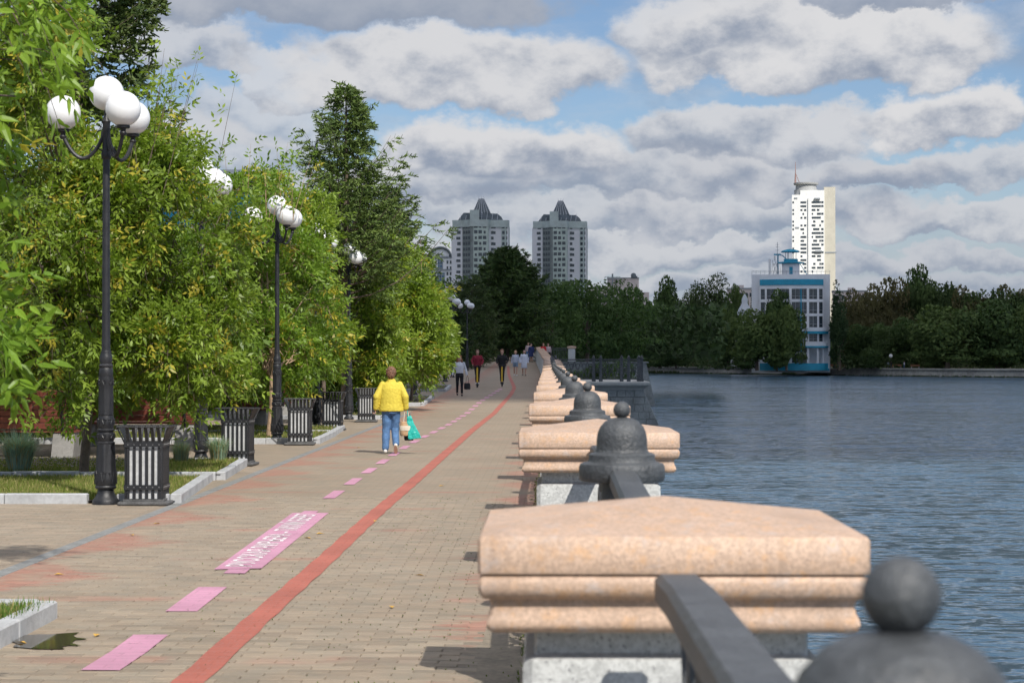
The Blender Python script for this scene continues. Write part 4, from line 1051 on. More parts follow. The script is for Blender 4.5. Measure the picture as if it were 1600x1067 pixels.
def stem(h, r): mb = MB(); mb.tube([(0, 0, -.3), (r * .4, 0, h * .5), (0, r * .3, h)], [r * 1.2, r, r * .6], 7); mb.tube([(0, 0, h * .6), (h * .2, 0, h * 1.1)], [r * .5, r * .2], 5); mb.tube([(0, 0, h * .55), (-h * .15, h * .1, h * 1.15)], [r * .5, r * .2], 5); return mb.mesh('trunk', BARK)
SH = [blob_crown(60 + i, (2.4, 2.4, 1.9), 5200, .24, 12, ((.022, .042, .014), (.06, .095, .026))) for i in range(2)]
STS = stem(1.8, .1)
k = 0
ORD_ = ['first', 'second', 'third', 'fourth', 'fifth', 'sixth', 'seventh', 'eighth', 'ninth', 'tenth', 'eleventh', 'twelfth', 'thirteenth', 'fourteenth', 'fifteenth', 'sixteenth', 'seventeenth', 'eighteenth', 'nineteenth', 'twentieth', 'twenty-first', 'twenty-second', 'twenty-third', 'twenty-fourth', 'twenty-fifth']
PARK = [(-12.5, 31), (-14, 36), (-12, 43), (-13, 50), (-11.5, 57), (-12.5, 66), (-10.5, 74), (-9.5, 82), (-9, 90), (-9.6, 99), (-9, 108), (-8.6, 118), (-9.0, 160), (-7.8, 172), (-7.5, 205), (-3.2, 214), (.5, 216), (4.5, 222), (8.5, 228), (-12, 210), (-16, 60), (-17, 80), (-14, 95), (-13, 120), (-11, 140)]
PARK.sort(key=lambda q_: q_[1])
for i, (x, y) in enumerate(PARK):
    s_ = 1.0 if y < 60 else (1.15 if y < 150 else 1.7)
    if y > 155: s_ = 1.3 if x < -6 and y < 208 else 2.1
    r_ = empty('shrub', (x, y, gz(y) - .05), i * 1.1, 'dense dark shrub under the park trees, ' + ORD_[i] + ' counting away down the promenade', 'shrub', 'dense shrubs of the park behind the promenade')
    r_.scale = (s_, s_, s_ * 1.15); o = link('crown', SH[i % 2], r_); o['kind'] = 'stuff'; link('trunk', STS, r_)

for i, (x, y, z, sx, sz) in enumerate(((1.6, 160, -2.3, .75, .95), (3.4, 164, -2.3, .85, .98), (5.6, 163, -2.3, 1.0, 1.15))):
    r_ = empty('shrub', (x, y, z), i * 1.9, 'dark waterside willow bush behind the bastion fence, ' + ORD_[i] + ' rightwards from the parapet', 'shrub', 'waterside bushes behind the bastion')
    r_.scale = (sx, sx, sz); o = link('crown', SH[i % 2], r_); o['kind'] = 'stuff'; link('trunk', STS, r_)
# ------------------------------------------------------------------ trees of the far embankment
CR = [blob_crown(80 + i, (5, 5, 4.9), 7500, .78, 22, gcol_) for i, gcol_ in enumerate((((.018, .036, .013), (.05, .078, .024)), ((.02, .034, .012), (.046, .07, .022)), ((.028, .048, .016), (.068, .095, .028)), ((.040, .040, .018), (.075, .066, .028))))]
TALL = blob_crown(90, (1.7, 1.7, 7.5), 4200, .5, 14, ((.014, .03, .014), (.036, .058, .022)))
WEEP = blob_crown(91, (5, 5, 5.6), 8000, .48, 26, ((.022, .036, .015), (.052, .07, .026)))
TREMB = stem(4.5, .28)
def hgt(me):
    a = np.zeros(len(me.vertices) * 3, np.float32); me.vertices.foreach_get('co', a); return float(np.percentile(a[2::3], 99.3))
HZ = {k_: hgt(m_) for k_, m_ in (('a', CR[0]), ('b', CR[1]), ('g', CR[2]), ('r', CR[3]), ('p', TALL), ('w', WEEP))}
ORDW = ['first', 'second', 'third', 'fourth', 'fifth', 'sixth', 'seventh', 'eighth', 'ninth', 'tenth', 'eleventh', 'twelfth', 'thirteenth', 'fourteenth', 'fifteenth', 'sixteenth', 'seventeenth', 'eighteenth', 'nineteenth', 'twentieth', 'twenty-first', 'twenty-second', 'twenty-third', 'twenty-fourth', 'twenty-fifth', 'twenty-sixth', 'twenty-seventh', 'twenty-eighth']
def far_tree(px, ytop, hw, D, kind, lab, group=None, zb=-.36, cat='tree'):
    x = (px - 854) * D / F; zt = EYE + (562 - ytop) * D / F; H = zt - zb
    me = {'a': CR[0], 'b': CR[1], 'g': CR[2], 'r': CR[3], 'p': TALL, 'w': WEEP}[kind]
    hz = HZ[kind]; rw = 1.9 if kind == 'p' else 5.6
    r_ = empty('poplar_tree' if kind == 'p' else 'broadleaf_tree', (x, D, zb), (px * 7 % 63) / 10, lab, cat, group)
    sx = hw * (1.22 if px < 1320 or kind == 'p' else 1.6) * D / F / rw; sz = H / hz; r_.scale = (sx, sx, sz)
    o = link('crown', me, r_); o['kind'] = 'stuff'; link('trunk', TREMB, r_)
G1 = 'dark trees massed along the far embankment'
SAME = 'dark green tree in the close belt beyond the water'
BELT = ((862, 492, 26, 500, 'a'), (884, 486, 24, 560, 'b'), (905, 480, 26, 520, 'a'), (930, 476, 26, 570, 'b'), (952, 482, 24, 600, 'a'), (975, 474, 26, 600, 'b'), (1000, 474, 24, 600, 'a'), (1022, 482, 26, 620, 'b'), (1062, 476, 26, 600, 'a'), (1082, 466, 26, 610, 'w'), (1128, 460, 26, 600, 'a'), (1150, 492, 24, 560, 'a'),
    (1330, 462, 22, 520, 'r'), (1350, 454, 24, 530, 'r'), (1376, 446, 28, 540, 'r'), (1402, 446, 24, 540, 'r'), (1420, 452, 24, 545, 'b'), (1458, 448, 26, 540, 'b'), (1482, 452, 24, 540, 'b'), (1506, 456, 24, 530, 'r'), (1530, 458, 26, 530, 'b'), (1556, 456, 26, 530, 'r'), (1580, 458, 24, 520, 'b'), (1606, 462, 26, 520, 'r'),
    (1340, 510, 24, 500, 'a'), (1370, 508, 24, 495, 'b'), (1412, 500, 26, 500, 'a'), (1442, 508, 22, 495, 'b'), (1360, 545, 14, 490, 'a'), (895, 520, 24, 470, 'a'), (930, 520, 26, 480, 'b'), (1030, 530, 24, 560, 'a'), (1056, 520, 24, 560, 'b'))
LBL_ = {}
gs = sorted([b_ for b_ in BELT if b_[4] in 'abw']); rs__ = sorted([b_ for b_ in BELT if b_[4] == 'r'])
for q_, b_ in enumerate([b for b in gs if b[0] < 1200]): LBL_[b_[:2]] = 'dark green tree of the far belt, ' + ORDW[q_] + ' rightwards from the big spruce'
for q_, b_ in enumerate([b for b in gs if b[0] >= 1200]): LBL_[b_[:2]] = 'dark green tree of the far belt, ' + ORDW[q_] + ' rightwards from the blue-trimmed building'
for q_, b_ in enumerate(rs__): LBL_[b_[:2]] = 'brownish autumn tree of the far belt, ' + ORDW[q_] + ' brown one right of the building'
for i, (px, yt, hw, D, kd) in enumerate(BELT):
    far_tree(px, yt, hw, D, kd, LBL_[(px, yt)], G1 if kd in 'abw' else 'brownish trees right of the blue-trimmed building')
far_tree(1043, 438, 26, 640, 'a', 'round-headed tree poking above the belt left of the blue-trimmed building')
far_tree(1106, 432, 36, 600, 'w', 'tall weeping birch rising above the belt beyond the water')
far_tree(1080, 448, 24, 620, 'w', 'smaller weeping tree just left of the tall weeping birch')
far_tree(1152, 450, 18, 640, 'g', 'mid green tree between the weeping birch and the domed pavilion')
far_tree(1178, 446, 9, 500, 'p', 'narrow dark poplar at the left edge of the blue-trimmed building')
far_tree(1187, 466, 8, 498, 'p', 'shorter narrow poplar beside the left corner of the blue-trimmed building')
far_tree(1310, 446, 16, 492, 'p', 'dark poplar against the right corner of the blue-trimmed building')
far_tree(1137, 486, 34, 500, 'g', 'olive green round tree left of the small domed pavilion front')
far_tree(1182, 488, 40, 485, 'g', 'bushy green tree standing before the left half of the blue-trimmed building')
far_tree(1213, 458, 26, 490, 'a', 'dark peaked tree in front of the blue-trimmed building')
far_tree(1228, 482, 30, 484, 'g', 'green tree hiding the lower middle of the blue-trimmed building')
far_tree(1441, 422, 25, 560, 'a', 'tallest round-headed tree on the right of the far embankment')
far_tree(1478, 482, 44, 478, 'g', 'broad bright green tree by the water on the far right')
far_tree(1556, 474, 44, 478, 'a', 'broad dark tree right of the bright green one')
far_tree(1608, 476, 30, 476, 'g', 'green tree cut off by the right border of the view')
far_tree(985, 532, 36, 540, 'g', 'low willow bushes at the waterline behind the bastion fence')
far_tree(948, 538, 30, 520, 'a', 'low dark willow above the bastion fence')
wb = np.random.default_rng(5); V = []; C = []
for px0_, px1_, D0_, n_, ys_ in ((820, 1330, 690, 9000, 502), (1290, 1700, 600, 9000, 492)):
    for i in range(n_):
        px_ = wb.uniform(px0_, px1_); D_ = D0_ + wb.uniform(-25, 25); H_ = (562 - ys_ - 14 * sin(px_ * .05) - 9 * sin(px_ * .13)) * D_ / F
        z_ = wb.uniform(0, 1) * H_ + 0; p = np.array([(px_ - 854) * D_ / F, D_, z_]); s_ = wb.uniform(.6, 1.5); q = nrm(wb.normal(size=3)) * s_; r3 = nrm(wb.normal(size=3)) * s_ * .8
        V += [p - q, p - r3, p + q, p + r3]; C.append(np.array((.03, .045, .018)) * wb.uniform(.5, 1.5))
o = link('distant_woods', np_mesh('distant_woods', V, 4, LEAFFAR, C)); tag(o, kind='stuff')
V = []; C = []
for i in range(14000):
    p = np.array([wb.uniform(-45, 22), wb.uniform(240, 262), 2.0 + wb.uniform(0, 1) ** 1.2 * 6.5]); s_ = wb.uniform(.2, .6); q = nrm(wb.normal(size=3)) * s_; r3 = nrm(wb.normal(size=3)) * s_ * .8
    V += [p - q, p - r3, p + q, p + r3]; C.append(np.array((.03, .048, .018)) * wb.uniform(.5, 1.4))
o = link('park_thicket', np_mesh('park_thicket', V, 4, LEAFFAR, C)); tag(o, kind='stuff')
# undergrowth below the trees
u = MB(); g_ = np.random.default_rng(77); V = []; C = []
for i in range(9000):
    t = g_.random(); px = 860 + 760 * t; D = g_.uniform(486, 520) if px > 1090 else g_.uniform(560, 600)
    x = (px - 854) * D / F
    if 1180 < px < 1300: continue
    z = -.36 + abs(g_.normal(0, 1.6)) ; s_ = g_.uniform(.2, .5); q = nrm(g_.normal(size=3)) * s_; w_2 = nrm(g_.normal(size=3)) * s_ * .7; p = np.array([x, D, z]); V += [p - q, p - w_2, p + q, p + w_2]; C.append(np.array((.03, .045, .017)) * g_.uniform(.5, 1.4))
o = link('undergrowth', np_mesh('undergrowth', V, 4, LEAFFAR, C)); tag(o, kind='stuff')
# ------------------------------------------------------------------ far embankment
P1 = np.array([106., 442.]); P2 = np.array([30., 590.])
def shore(px, off=0.):
    """ground point on the far embankment line seen in direction px, moved inland by off"""
    s_ = (px - 854) / F; pts = [(-60., 760.), (30., 590.), (106., 442.), (400., 350.), (2500., 350.)]
    for a, b in zip(pts[:-1], pts[1:]):
        # x = s*y
        dx_, dy_ = b[0] - a[0], b[1] - a[1]; den = dx_ - s_ * dy_
        t = (s_ * a[1] - a[0]) / den
        if -1e-6 <= t <= 1: y = a[1] + dy_ * t; return ((y + off) * s_, y + off)
    return (600 * s_, 600 + off)
ew2 = MB(); prv = None
for px in range(900, 2300, 14):
    x, y = shore(px)
    if prv:
        (x0_, y0_) = prv
        ew2.quad((x0_, y0_, -2.5), (x, y, -2.5), (x * 1.001, y * 1.001, -.62), (x0_ * 1.001, y0_ * 1.001, -.62))
        ew2.quad((x0_ * .9992, y0_ * .9992, -.62), (x * .9992, y * .9992, -.62), (x * .9992, y * .9992, -.30), (x0_ * .9992, y0_ * .9992, -.30))
        ew2.quad((x0_ * .9992, y0_ * .9992, -.30), (x * .9992, y * .9992, -.30), (x * 1.03, y * 1.03, -.30), (x0_ * 1.03, y0_ * 1.03, -.30))
    prv = (x, y)
EMB = mat('embankment_concrete', (.30, .295, .27), .9, 0, .35, .16, .4, 2)
tag(ew2.build('far_embankment', EMB), kind='structure')
g_ = np.random.default_rng(31); V = []; C = []
for i in range(2600):                       # grasses along the waterline
    px = g_.uniform(1005, 1290) if g_.random() < .6 else (g_.uniform(1222, 1242) if g_.random() < .4 else g_.uniform(1290, 1640)); x, y = shore(px, -.6)
    h = g_.uniform(.2, .9) * (1.6 if 1222 < px < 1242 else 1) * (1.3 if px < 1060 else .6); p = np.array([x, y, -2.25]); a = np.array([g_.uniform(-.3, .3), 0, 0]); V += [p - a, p + a + [.1, 0, 0], p + [g_.uniform(-.3, .3), 0, h]]; C.append(np.array((.06, .085, .03)) * g_.uniform(.5, 1.3))
o = link('waterside_grass', np_mesh('waterside_grass', V, 3, GRASS, C)); tag(o, kind='stuff')

# ------------------------------------------------------------------ blue-trimmed building
FB = 6.32
bb = empty('lakeside_building', ((1238 - 854) * 492 / F, 496, -.36), 0, 'white constructivist building with curved bay, blue bands and roof lookout', 'building')
BX = lambda zx: (zx / 5.08 + 1160 - 1238) / FB
BZ = lambda zy: (572 - (370 + zy / 5.08)) / FB
m_ = MB(); m_.b2(BX(85), BX(706), 0, 22, -1, BZ(277)); m_.build('wall', WHITEW, bb)
R0, R1 = BX(150), BX(652); RC = (R0 + R1) / 2; RH = (R1 - R0) / 2; SG = 3.4
def yb(x): return -SG * sqrt(max(0, 1 - ((x - RC) / (RH * 1.12)) ** 2))
def curved(z0, z1, x0, x1, out, m, name, n=28, thick=.6):
    mb = MB(); xs_ = [x0 + (x1 - x0) * i / n for i in range(n + 1)]
    rings = [[(x, yb(x) - out, z0), (x, yb(x) - out, z1), (x, yb(x) - out + thick, z1), (x, yb(x) - out + thick, z0)] for x in xs_]
    mb.loft(rings); return mb.build(name, m, bb)
# bay: bands of wall between the window rows, piers between the windows
rows = [(395, 478), (500, 592), (612, 702), (752, 812)]
cols = [(158, 192), (206, 274), (294, 382), (402, 520), (538, 602), (616, 646)]
bands = [(250 + 27, 320), (365, 395), (478, 500), (592, 612), (702, 730)]
curved(BZ(318), BZ(285), R0, R1, 0, WHITEW, 'parapet_band')
curved(BZ(365), BZ(320), R0, R1, .25, TEAL, 'blue_frieze', thick=.8)
for a, b in ((365, 395), (478, 500), (592, 612), (702, 730)): curved(BZ(b), BZ(a), R0, R1, 0, WHITEW, 'spandrel_band')
edges = [150] + [q for c in cols for q in c] + [652]
for i in range(0, len(edges), 2): curved(BZ(1000), BZ(366), BX(edges[i]), BX(edges[i + 1]), -.03 + (.1 if i else 0), WHITEW, 'pier', n=4)
def win(x0, x1, z0, z1, nv, nh=1, curvedy=True, y=None, fm=WFRAME):
    xc = (x0 + x1) / 2; yc = (yb(xc) if y is None else y) + .22; sl_ = 0
    if y is None: sl_ = math.atan2(yb(x1) - yb(x0), x1 - x0)
    wd_, ht = x1 - x0 + .1, z1 - z0
    mb = MB()
    for i in range(nv + 1): mb.box((-wd_ / 2 + wd_ * i / nv, -.03, ht / 2), (.09, .08, ht))
    for z in [0, ht] + [ht * (.3 + .4 * j) for j in range(nh)]: mb.box((0, -.034, z), (wd_, .085, .08))
    f = mb.build('window', fm, bb, False, (xc, yc, z0), (0, 0, sl_))
    pn = MB(); pn.box((0, .06, ht / 2), (wd_, .03, ht)); pn.build('pane', WINDOW, f)
for ri, (a, b) in enumerate(rows):
    for ci, (c, d) in enumerate(cols): win(BX(c), BX(d), BZ(b), BZ(a), [1, 2, 3, 4, 2, 1][ci])
for a, b in ((612, 655), (675, 702), (752, 783), (800, 905)): pass
curved(BZ(1000), BZ(730), R0, BX(402), 0, WHITEW, 'lower_wall')
for (a, b) in ((655, 674), (783, 800), (898, 912)): curved(BZ(b), BZ(a), BX(402), BX(524), .12, WHITEW, 'stair_band', 6)
for (a, b) in ((674, 702), (805, 898), (912, 980)): win(BX(402), BX(520), BZ(b), BZ(a), 3)
curved(BZ(752), BZ(732), BX(402), BX(690), .9, TEAL, 'blue_ledge', thick=1.6)
curved(BZ(730), BZ(704), BX(402), BX(690), .5, WHITEW, 'balcony_parapet', thick=.5)
curved(BZ(848), BZ(815), BX(492), BX(692), .9, WHITEW, 'balcony_parapet', thick=.3)
curved(BZ(862), BZ(848), BX(492), BX(692), 1.2, TEAL, 'blue_ledge', thick=1.9)
m_ = MB(); m_.b2(BX(520), BX(532), yb(BX(526)) - .8, 0, 0, BZ(862)); m_.b2(BX(598), BX(604), yb(BX(600)) - .7, yb(BX(600)) - .3, 0, BZ(862)); m_.b2(BX(690), BX(698), -1.5, 0, 0, BZ(862)); m_.build('column', WHITEW, bb)
curved(-.5, BZ(985), BX(150), BX(700), 1.3, TEAL, 'blue_plinth', thick=1.9)
m_ = MB(); x_ = BX(475); m_.b2(x_ - .13, x_ + .13, yb(x_) - .35, yb(x_) - .1, BZ(912), BZ(395)); m_.build('blue_mast', TEAL, bb)
# roof rail, lookout
m_ = MB()
for z in (BZ(258), BZ(247)): m_.tube([(BX(87), .2, z), (BX(704), .2, z)], .035, 4)
for i in range(19): x = BX(87 + i * 34.3); m_.tube([(x, .2, BZ(278)), (x, .2, BZ(247))], .035, 4)
m_.build('roof_railing', WFRAME, bb)
cx = BX(397)
m_ = MB(); m_.lathe([((BX(500) - BX(300)) / 2, BZ(318)), ((BX(500) - BX(300)) / 2, BZ(280))], (cx, 3, 0), 28); m_.lathe([((BX(465) - BX(325)) / 2, BZ(280)), ((BX(465) - BX(325)) / 2, BZ(190))], (cx, 3, 0), 28); m_.build('lookout_drum', WHITEW, bb, True)
m_ = MB(); m_.b2(BX(385), BX(411), .75, 1.0, BZ(274), BZ(216)); m_.build('door', TEAL, bb)
m_ = MB(); m_.lathe([(2.0, BZ(190)), (3.35, BZ(184)), (3.35, BZ(177)), (2.2, BZ(172))], (cx, 3, 0), 32); m_.build('blue_gallery', TEAL, bb, True)
m_ = MB(); m_.lathe([(1.75, BZ(172)), (1.75, BZ(150))], (cx, 3, 0), 20); m_.build('blue_parapet', TEAL, bb, True)
m_ = MB(); m_.lathe([(2.3, BZ(96)), (2.35, BZ(90)), (2.0, BZ(82)), (.9, BZ(72)), (.1, BZ(69))], (cx - .1, 3, 0), 28); m_.build('canopy_roof', TEAL, bb, True)
m_ = MB()
for a in range(6): m_.tube([(cx + 1.3 * cos(a), 3 + 1.3 * sin(a), BZ(172)), (cx + 1.3 * cos(a), 3 + 1.3 * sin(a), BZ(92))], .07, 5)
m_.build('canopy_post', WFRAME, bb)
m_ = MB(); m_.tube([(BX(300), 3, BZ(115)), (BX(330), 3, BZ(120)), (BX(375), 2.2, BZ(165))], .13, 5); m_.b2(BX(262), BX(318), 2.6, 3.6, BZ(118), BZ(108)); m_.b2(BX(292), BX(300), 2.8, 3.1, BZ(277), BZ(110)); m_.tube([(BX(470), 2, BZ(190)), (BX(525), 1.2, BZ(277))], .1, 5); m_.build('stair_frame', TEAL, bb)
m_ = MB(); m_.b2(BX(220), BX(238), 1, 1.7, BZ(277), BZ(152)); m_.b2(BX(262), BX(276), .9, 1.3, BZ(165), BZ(128)); m_.sphere((BX(265), .8, BZ(192)), .3, 10, 8); m_.build('antenna_panel', mat('antenna_white', (.7, .7, .7), .5, 0, .05, 2), bb)
m_ = MB(); m_.tube([(BX(290), 2, BZ(277)), (BX(290), 2, BZ(15))], .06, 4); [m_.tube([(BX(275), 2, BZ(z)), (BX(305), 2, BZ(z))], .04, 4) for z in (35, 55, 80)]
for i in range(9): m_.tube([(BX(245 + i * 9), 1.2, BZ(277)), (BX(252 + (i * 37) % 60), 1.4, BZ(160 + (i * 23) % 80))], .04, 4)
m_.build('antenna_mast', WFRAME, bb)

# small domed pavilion left of it
dp = empty('domed_pavilion', ((1158 - 854) * 540 / F, 540, -.36), 0, 'small pale pavilion with a pointed cupola between poplar and olive tree', 'building')
m_ = MB(); m_.b2(-2.9, 2.9, 0, 5, 0, 13.2); m_.build('wall', WHITEW, dp)
m_ = MB(); m_.b2(-3.3, 3.3, -.3, 5.3, 13.2, 13.8); m_.build('cornice', WFRAME, dp)
m_ = MB(); m_.lathe([(2.2, 13.8), (2.1, 14.6), (1.6, 16), (1.0, 17), (.8, 17.4), (.8, 18.6), (.5, 19.3), (.1, 20.0)], (.9, 2.5, 0), 12); m_.build('cupola', mat('cupola_metal', (.50, .54, .58), .5, .0, .1, 1), dp, True)
for i in range(3): m_ = MB(); m_.b2(-2 + i * 1.7, -1 + i * 1.7, -.05, .1, 9.6, 11.8); m_.build('window', WINDOW, dp)

# ------------------------------------------------------------------ tall white tower
tw = empty('white_tower', ((1270 - 854) * 1400 / F, 1400, -1), 0, 'tall brilliant white sunlit tower with cream side wing and antenna', 'building')
q = F / 1400
TX = lambda px: (px - 1270) / q
TZ = lambda py: (562 - py) / q + EYE + 1
m_ = MB(); m_.b2(TX(1237), TX(1250), -1, 20, 0, TZ(305)); m_.b2(TX(1250), TX(1287), 0, 20, 0, TZ(298)); m_.b2(TX(1262), TX(1266), -1.2, -.01, 0, TZ(310)); m_.build('wall', BRIGHTW, tw)
m_ = MB(); m_.b2(TX(1286.5), TX(1304), .8, 20, 0, TZ(293)); m_.build('side_wing', CREAM, tw)
m_ = MB(); m_.b2(TX(1288), TX(1306), .5, .79, TZ(396), TZ(394)); m_.build('side_wing_ledge', WFRAME, tw)
m_ = MB(); m_.lathe([(8.2, TZ(306)), (8.4, TZ(296)), (7.4, TZ(295.9)), (7.2, TZ(288)), (8.6, TZ(287.6)), (8.8, TZ(285)), (2, TZ(284))], (TX(1259), 9, 0), 28); m_.build('roof_ring', mat('roof_ring_grey', (.42, .43, .43), .7, 0, .1, .3), tw)
m_ = MB(); m_.tube([(TX(1243), 8, TZ(286)), (TX(1242.5), 8, TZ(252))], [.5, .15], 5); m_.tube([(TX(1241), 8, TZ(286)), (TX(1242.5), 8, TZ(266))], .2, 4); m_.tube([(TX(1249), 8, TZ(285)), (TX(1243), 8, TZ(270))], .2, 4); m_.build('antenna', mat('antenna_red', (.35, .22, .2), .6, 0, .1, 1), tw)
wme = {}
for wn in (1.5, 2.2): mb = MB(); mb.b2(-wn * .36, wn * .36, -.12, .3, 0, 1.35); wme[wn] = mb.mesh('window', WINDOW)
g_ = random.Random(3)
for r_i in range(24):
    py = 314 + r_i * 6.0
    for j, px in enumerate((1239, 1251.5, 1254.5, 1257.5, 1268.5, 1271.5, 1274.5, 1277.5, 1280.5, 1284)):
        pr = .9 if r_i in (0, 1, 9, 12) else (.62 if r_i < 14 else .42)
        if j == 0: pr = .75
        if g_.random() < pr: link('window', wme[2.2 if j % 2 else 1.5], tw, (TX(px), -1.02 if j == 0 else -.02, TZ(py) - 1.9))
for (px, py, w2) in ((1243, 309, 5), (1276, 310, 9), (1245, 355, 6), (1278, 392, 10)): m_ = MB(); m_.b2(TX(px - w2 / 2), TX(px + w2 / 2), -1.4, -.1, TZ(py) - 1, TZ(py)); m_.build('ledge', WFRAME, tw)

# ------------------------------------------------------------------ twin glazed towers
GL1 = mat('green_grey_facade', (.46, .53, .52), .5, 0, .18, .35); GL2 = mat('pale_glazed_facade', (.52, .60, .56), .4, 0, .15, .3); GL3 = mat('dark_glazed_facade', (.19, .22, .22), .4, 0, .3, .4)
ROOFD = mat('dark_roof_metal', (.12, .145, .16), .55, 0, .25, .3); TWW = mat('tower_white_panels', (.74, .75, .79), .8, 0, .06, .15)
def twin(label, pxc, D, zroof):
    t = empty('apartment_tower', ((pxc - 854) * D / F, D, -1), 0, label, 'building')
    H = zroof + 1; fl_ = 2.55; N = int((H - 6) / fl_)
    m_ = MB(); m_.b2(-13, 13, 0, 22, 0, H - 3.2); m_.build('wall', TWW, t)
    m_ = MB(); m_.loft([[(-8.0, .01, z), (-4.2, -3.6, z), (-3.0, -3.75, z), (-3.0, .01, z)] for z in (0, H)]); m_.build('dark_bay', GL3, t)
    m_ = MB(); m_.loft([[(-3.0, .01, z), (-3.0, -3.8, z), (3.4, -3.8, z), (4.0, -2.5, z), (4.0, .01, z)] for z in (0, H)]); m_.build('light_bay', GL2, t)
    m_ = MB(); m_.loft([[(9.7, -.02, z), (11.5, -.7, z), (13.3, 1.0, z), (13.6, 4, z), (13.3, 20, z), (9.7, 20, z)] for z in (0, H - 3)]); m_.build('corner_glazing', GL1, t)
    m_ = MB(); m_.loft([[(-12.6, -.4, z), (-8, -.6, z), (-4.2, -4.0, z), (3.6, -4.1, z), (4.6, -.8, z), (12.8, -.8, z), (13.4, 3, z), (13.4, 21.6, z), (-12.6, 21.6, z)] for z in (H - 3.2, H)]); m_.build('glazed_attic', GL1, t)
    m_ = MB(); m_.loft([[(-10, 0, H), (10.5, 0, H), (10.5, 19, H), (-10, 19, H)], [(-9, 1, H + 1.5), (9.8, 1, H + 1.5), (9.8, 18, H + 1.5), (-9, 18, H + 1.5)], [(-7.5, 3, H + 3.6), (8, 3, H + 3.2), (8, 16, H + 3.2), (-7.5, 16, H + 3.6)]]); m_.build('stepped_roof', ROOFD, t)
    m_ = MB(); m_.b2(-4.6, -.4, -4.4, 2, H - 3, H + 4.4); m_.build('glass_box', GL1, t)
    m_ = MB(); c_ = .7
    m_.loft([[(c_ - 4.2, 3, H + 3.4), (c_ + 4.2, 3, H + 3.4), (c_ + 4.2, 13, H + 3.4), (c_ - 4.2, 13, H + 3.4)], [(c_ - 3.1, 4.5, H + 6), (c_ + 3.1, 4.5, H + 6), (c_ + 3.1, 12, H + 6), (c_ - 3.1, 12, H + 6)], [(c_ - 1.3, 7, H + 10.4), (c_ + 1.1, 7, H + 10.4), (c_ + 1.1, 9, H + 10.4), (c_ - 1.3, 9, H + 10.4)]]); m_.build('pyramid_roof', ROOFD, t)
    rb = MB()
    for k in range(7):
        x = c_ - 4.2 + k * 1.4; xt = c_ - 1.3 + k * .4; rb.tube([(x, 2.9, H + 3.4), (c_ - 3.1 + k * 1.03, 4.4, H + 6), (xt, 6.9, H + 10.4)], .09, 4)
    for x in (c_ - 1.3, c_, c_ + 1.1): rb.tube([(x, 8, H + 10.4), (x, 8, H + 11.6)], .08, 4)
    for k in range(8): rb.tube([(-9 + k * 2.4, .2, H), (-8.6 + k * 2.4, .3, H + random.uniform(1.6, 4))], .1, 4)
    rb.build('roof_ribs', TWW, t)
    for k in range(N + 1):                       # floor lines
        pass
    fm = MB()
    for k in range(N + 1):
        z = 3 + k * fl_
        fm.loft([[(-3.05, -3.9, z), (3.45, -3.9, z), (4.1, -2.5, z), (4.1, .0, z), (-3.05, .0, z)] for z in (z, z + .35)])
    fm.build('floor_bands', GL2, t)
    ms = {}
    for nm, ww, hh in (('a', .95, 1.25), ('b', 1.6, 1.5), ('c', 1.2, 1.4)): mb = MB(); mb.b2(-ww / 2, ww / 2, -.06, .12, 0, hh); ms[nm] = mb.mesh('window', WINDOW)
    cnt = 0
    for k in range(N, -1, -1):
        z = 3.8 + k * fl_
        spots = [(-9.4, -.05, 0, 'a'), (-10.3, -.05, 0, 'a')] if k % 2 else [(-9.6, -.05, 0, 'b')]
        spots += [(5.6, -.05, 0, 'c')] + ([(6.6, -.05, 0, 'a')] if k % 3 else [])
        for j in range(3): f_ = .2 + j * .3; spots.append((-8 + 3.8 * f_, -3.6 * f_ - .06, -math.atan2(3.6, 3.8), 'c'))
        for j in range(3): spots.append((-1.9 + j * 2.0, -3.84, 0, 'b' if (k + j) % 3 else 'a'))
        spots += [(10.6, -.42, -.35, 'c'), (12.4, .1, .75, 'c')]
        for (x, y, a, nm) in spots:
            if cnt < 280: link('window', ms[nm], t, (x, y, z), (0, 0, a)); cnt += 1
    return t
twin('left one of two glazed apartment towers with pyramid roofs', 750, 905, (562 - 344) * 905 / F + EYE)
twin('right one of two glazed apartment towers, beside the big spruce', 874, 950, (562 - 346) * 950 / F + EYE)

# ornate office block left of them
ob_ = empty('office_building', ((672 - 854) * 700 / F, 700, -1), 0, 'blue and white office block with an arched gable left of the twin towers', 'building')
q7 = F / 700
OX = lambda px: (px - 672) / q7
OZ = lambda py: (562 - py) / q7 + EYE + 1
m_ = MB(); m_.b2(OX(556), OX(706), 0, 20, 0, OZ(397)); m_.build('wall', WHITEW, ob_)
BLU = mat('blue_glazing', (.07, .16, .28), .25, 0, .2, .3, spec=.7)
m_ = MB(); m_.b2(OX(556), OX(706), -.5, 20.4, OZ(422), OZ(420.5)); m_.b2(OX(556), OX(706), -.5, 20.4, OZ(402.5), OZ(400)); m_.build('cornice', WFRAME, ob_)
m_ = MB(); pts = [(OX(688) + 3.6 * cos(pi * i / 12), -.4, OZ(401) + 3.2 * sin(pi * i / 12)) for i in range(13)]; m_.tube(pts, .5, 6); m_.build('arched_gable', ROOFD, ob_)
m_ = MB(); ring = [(OX(688) + 3.2 * cos(pi * i / 12), OZ(401) + 2.9 * sin(pi * i / 12)) for i in range(13)]; m_.loft([[(x, y, z) for x, z in ring] for y in (-.2, 2)]); m_.build('gable_wall', WHITEW, ob_)
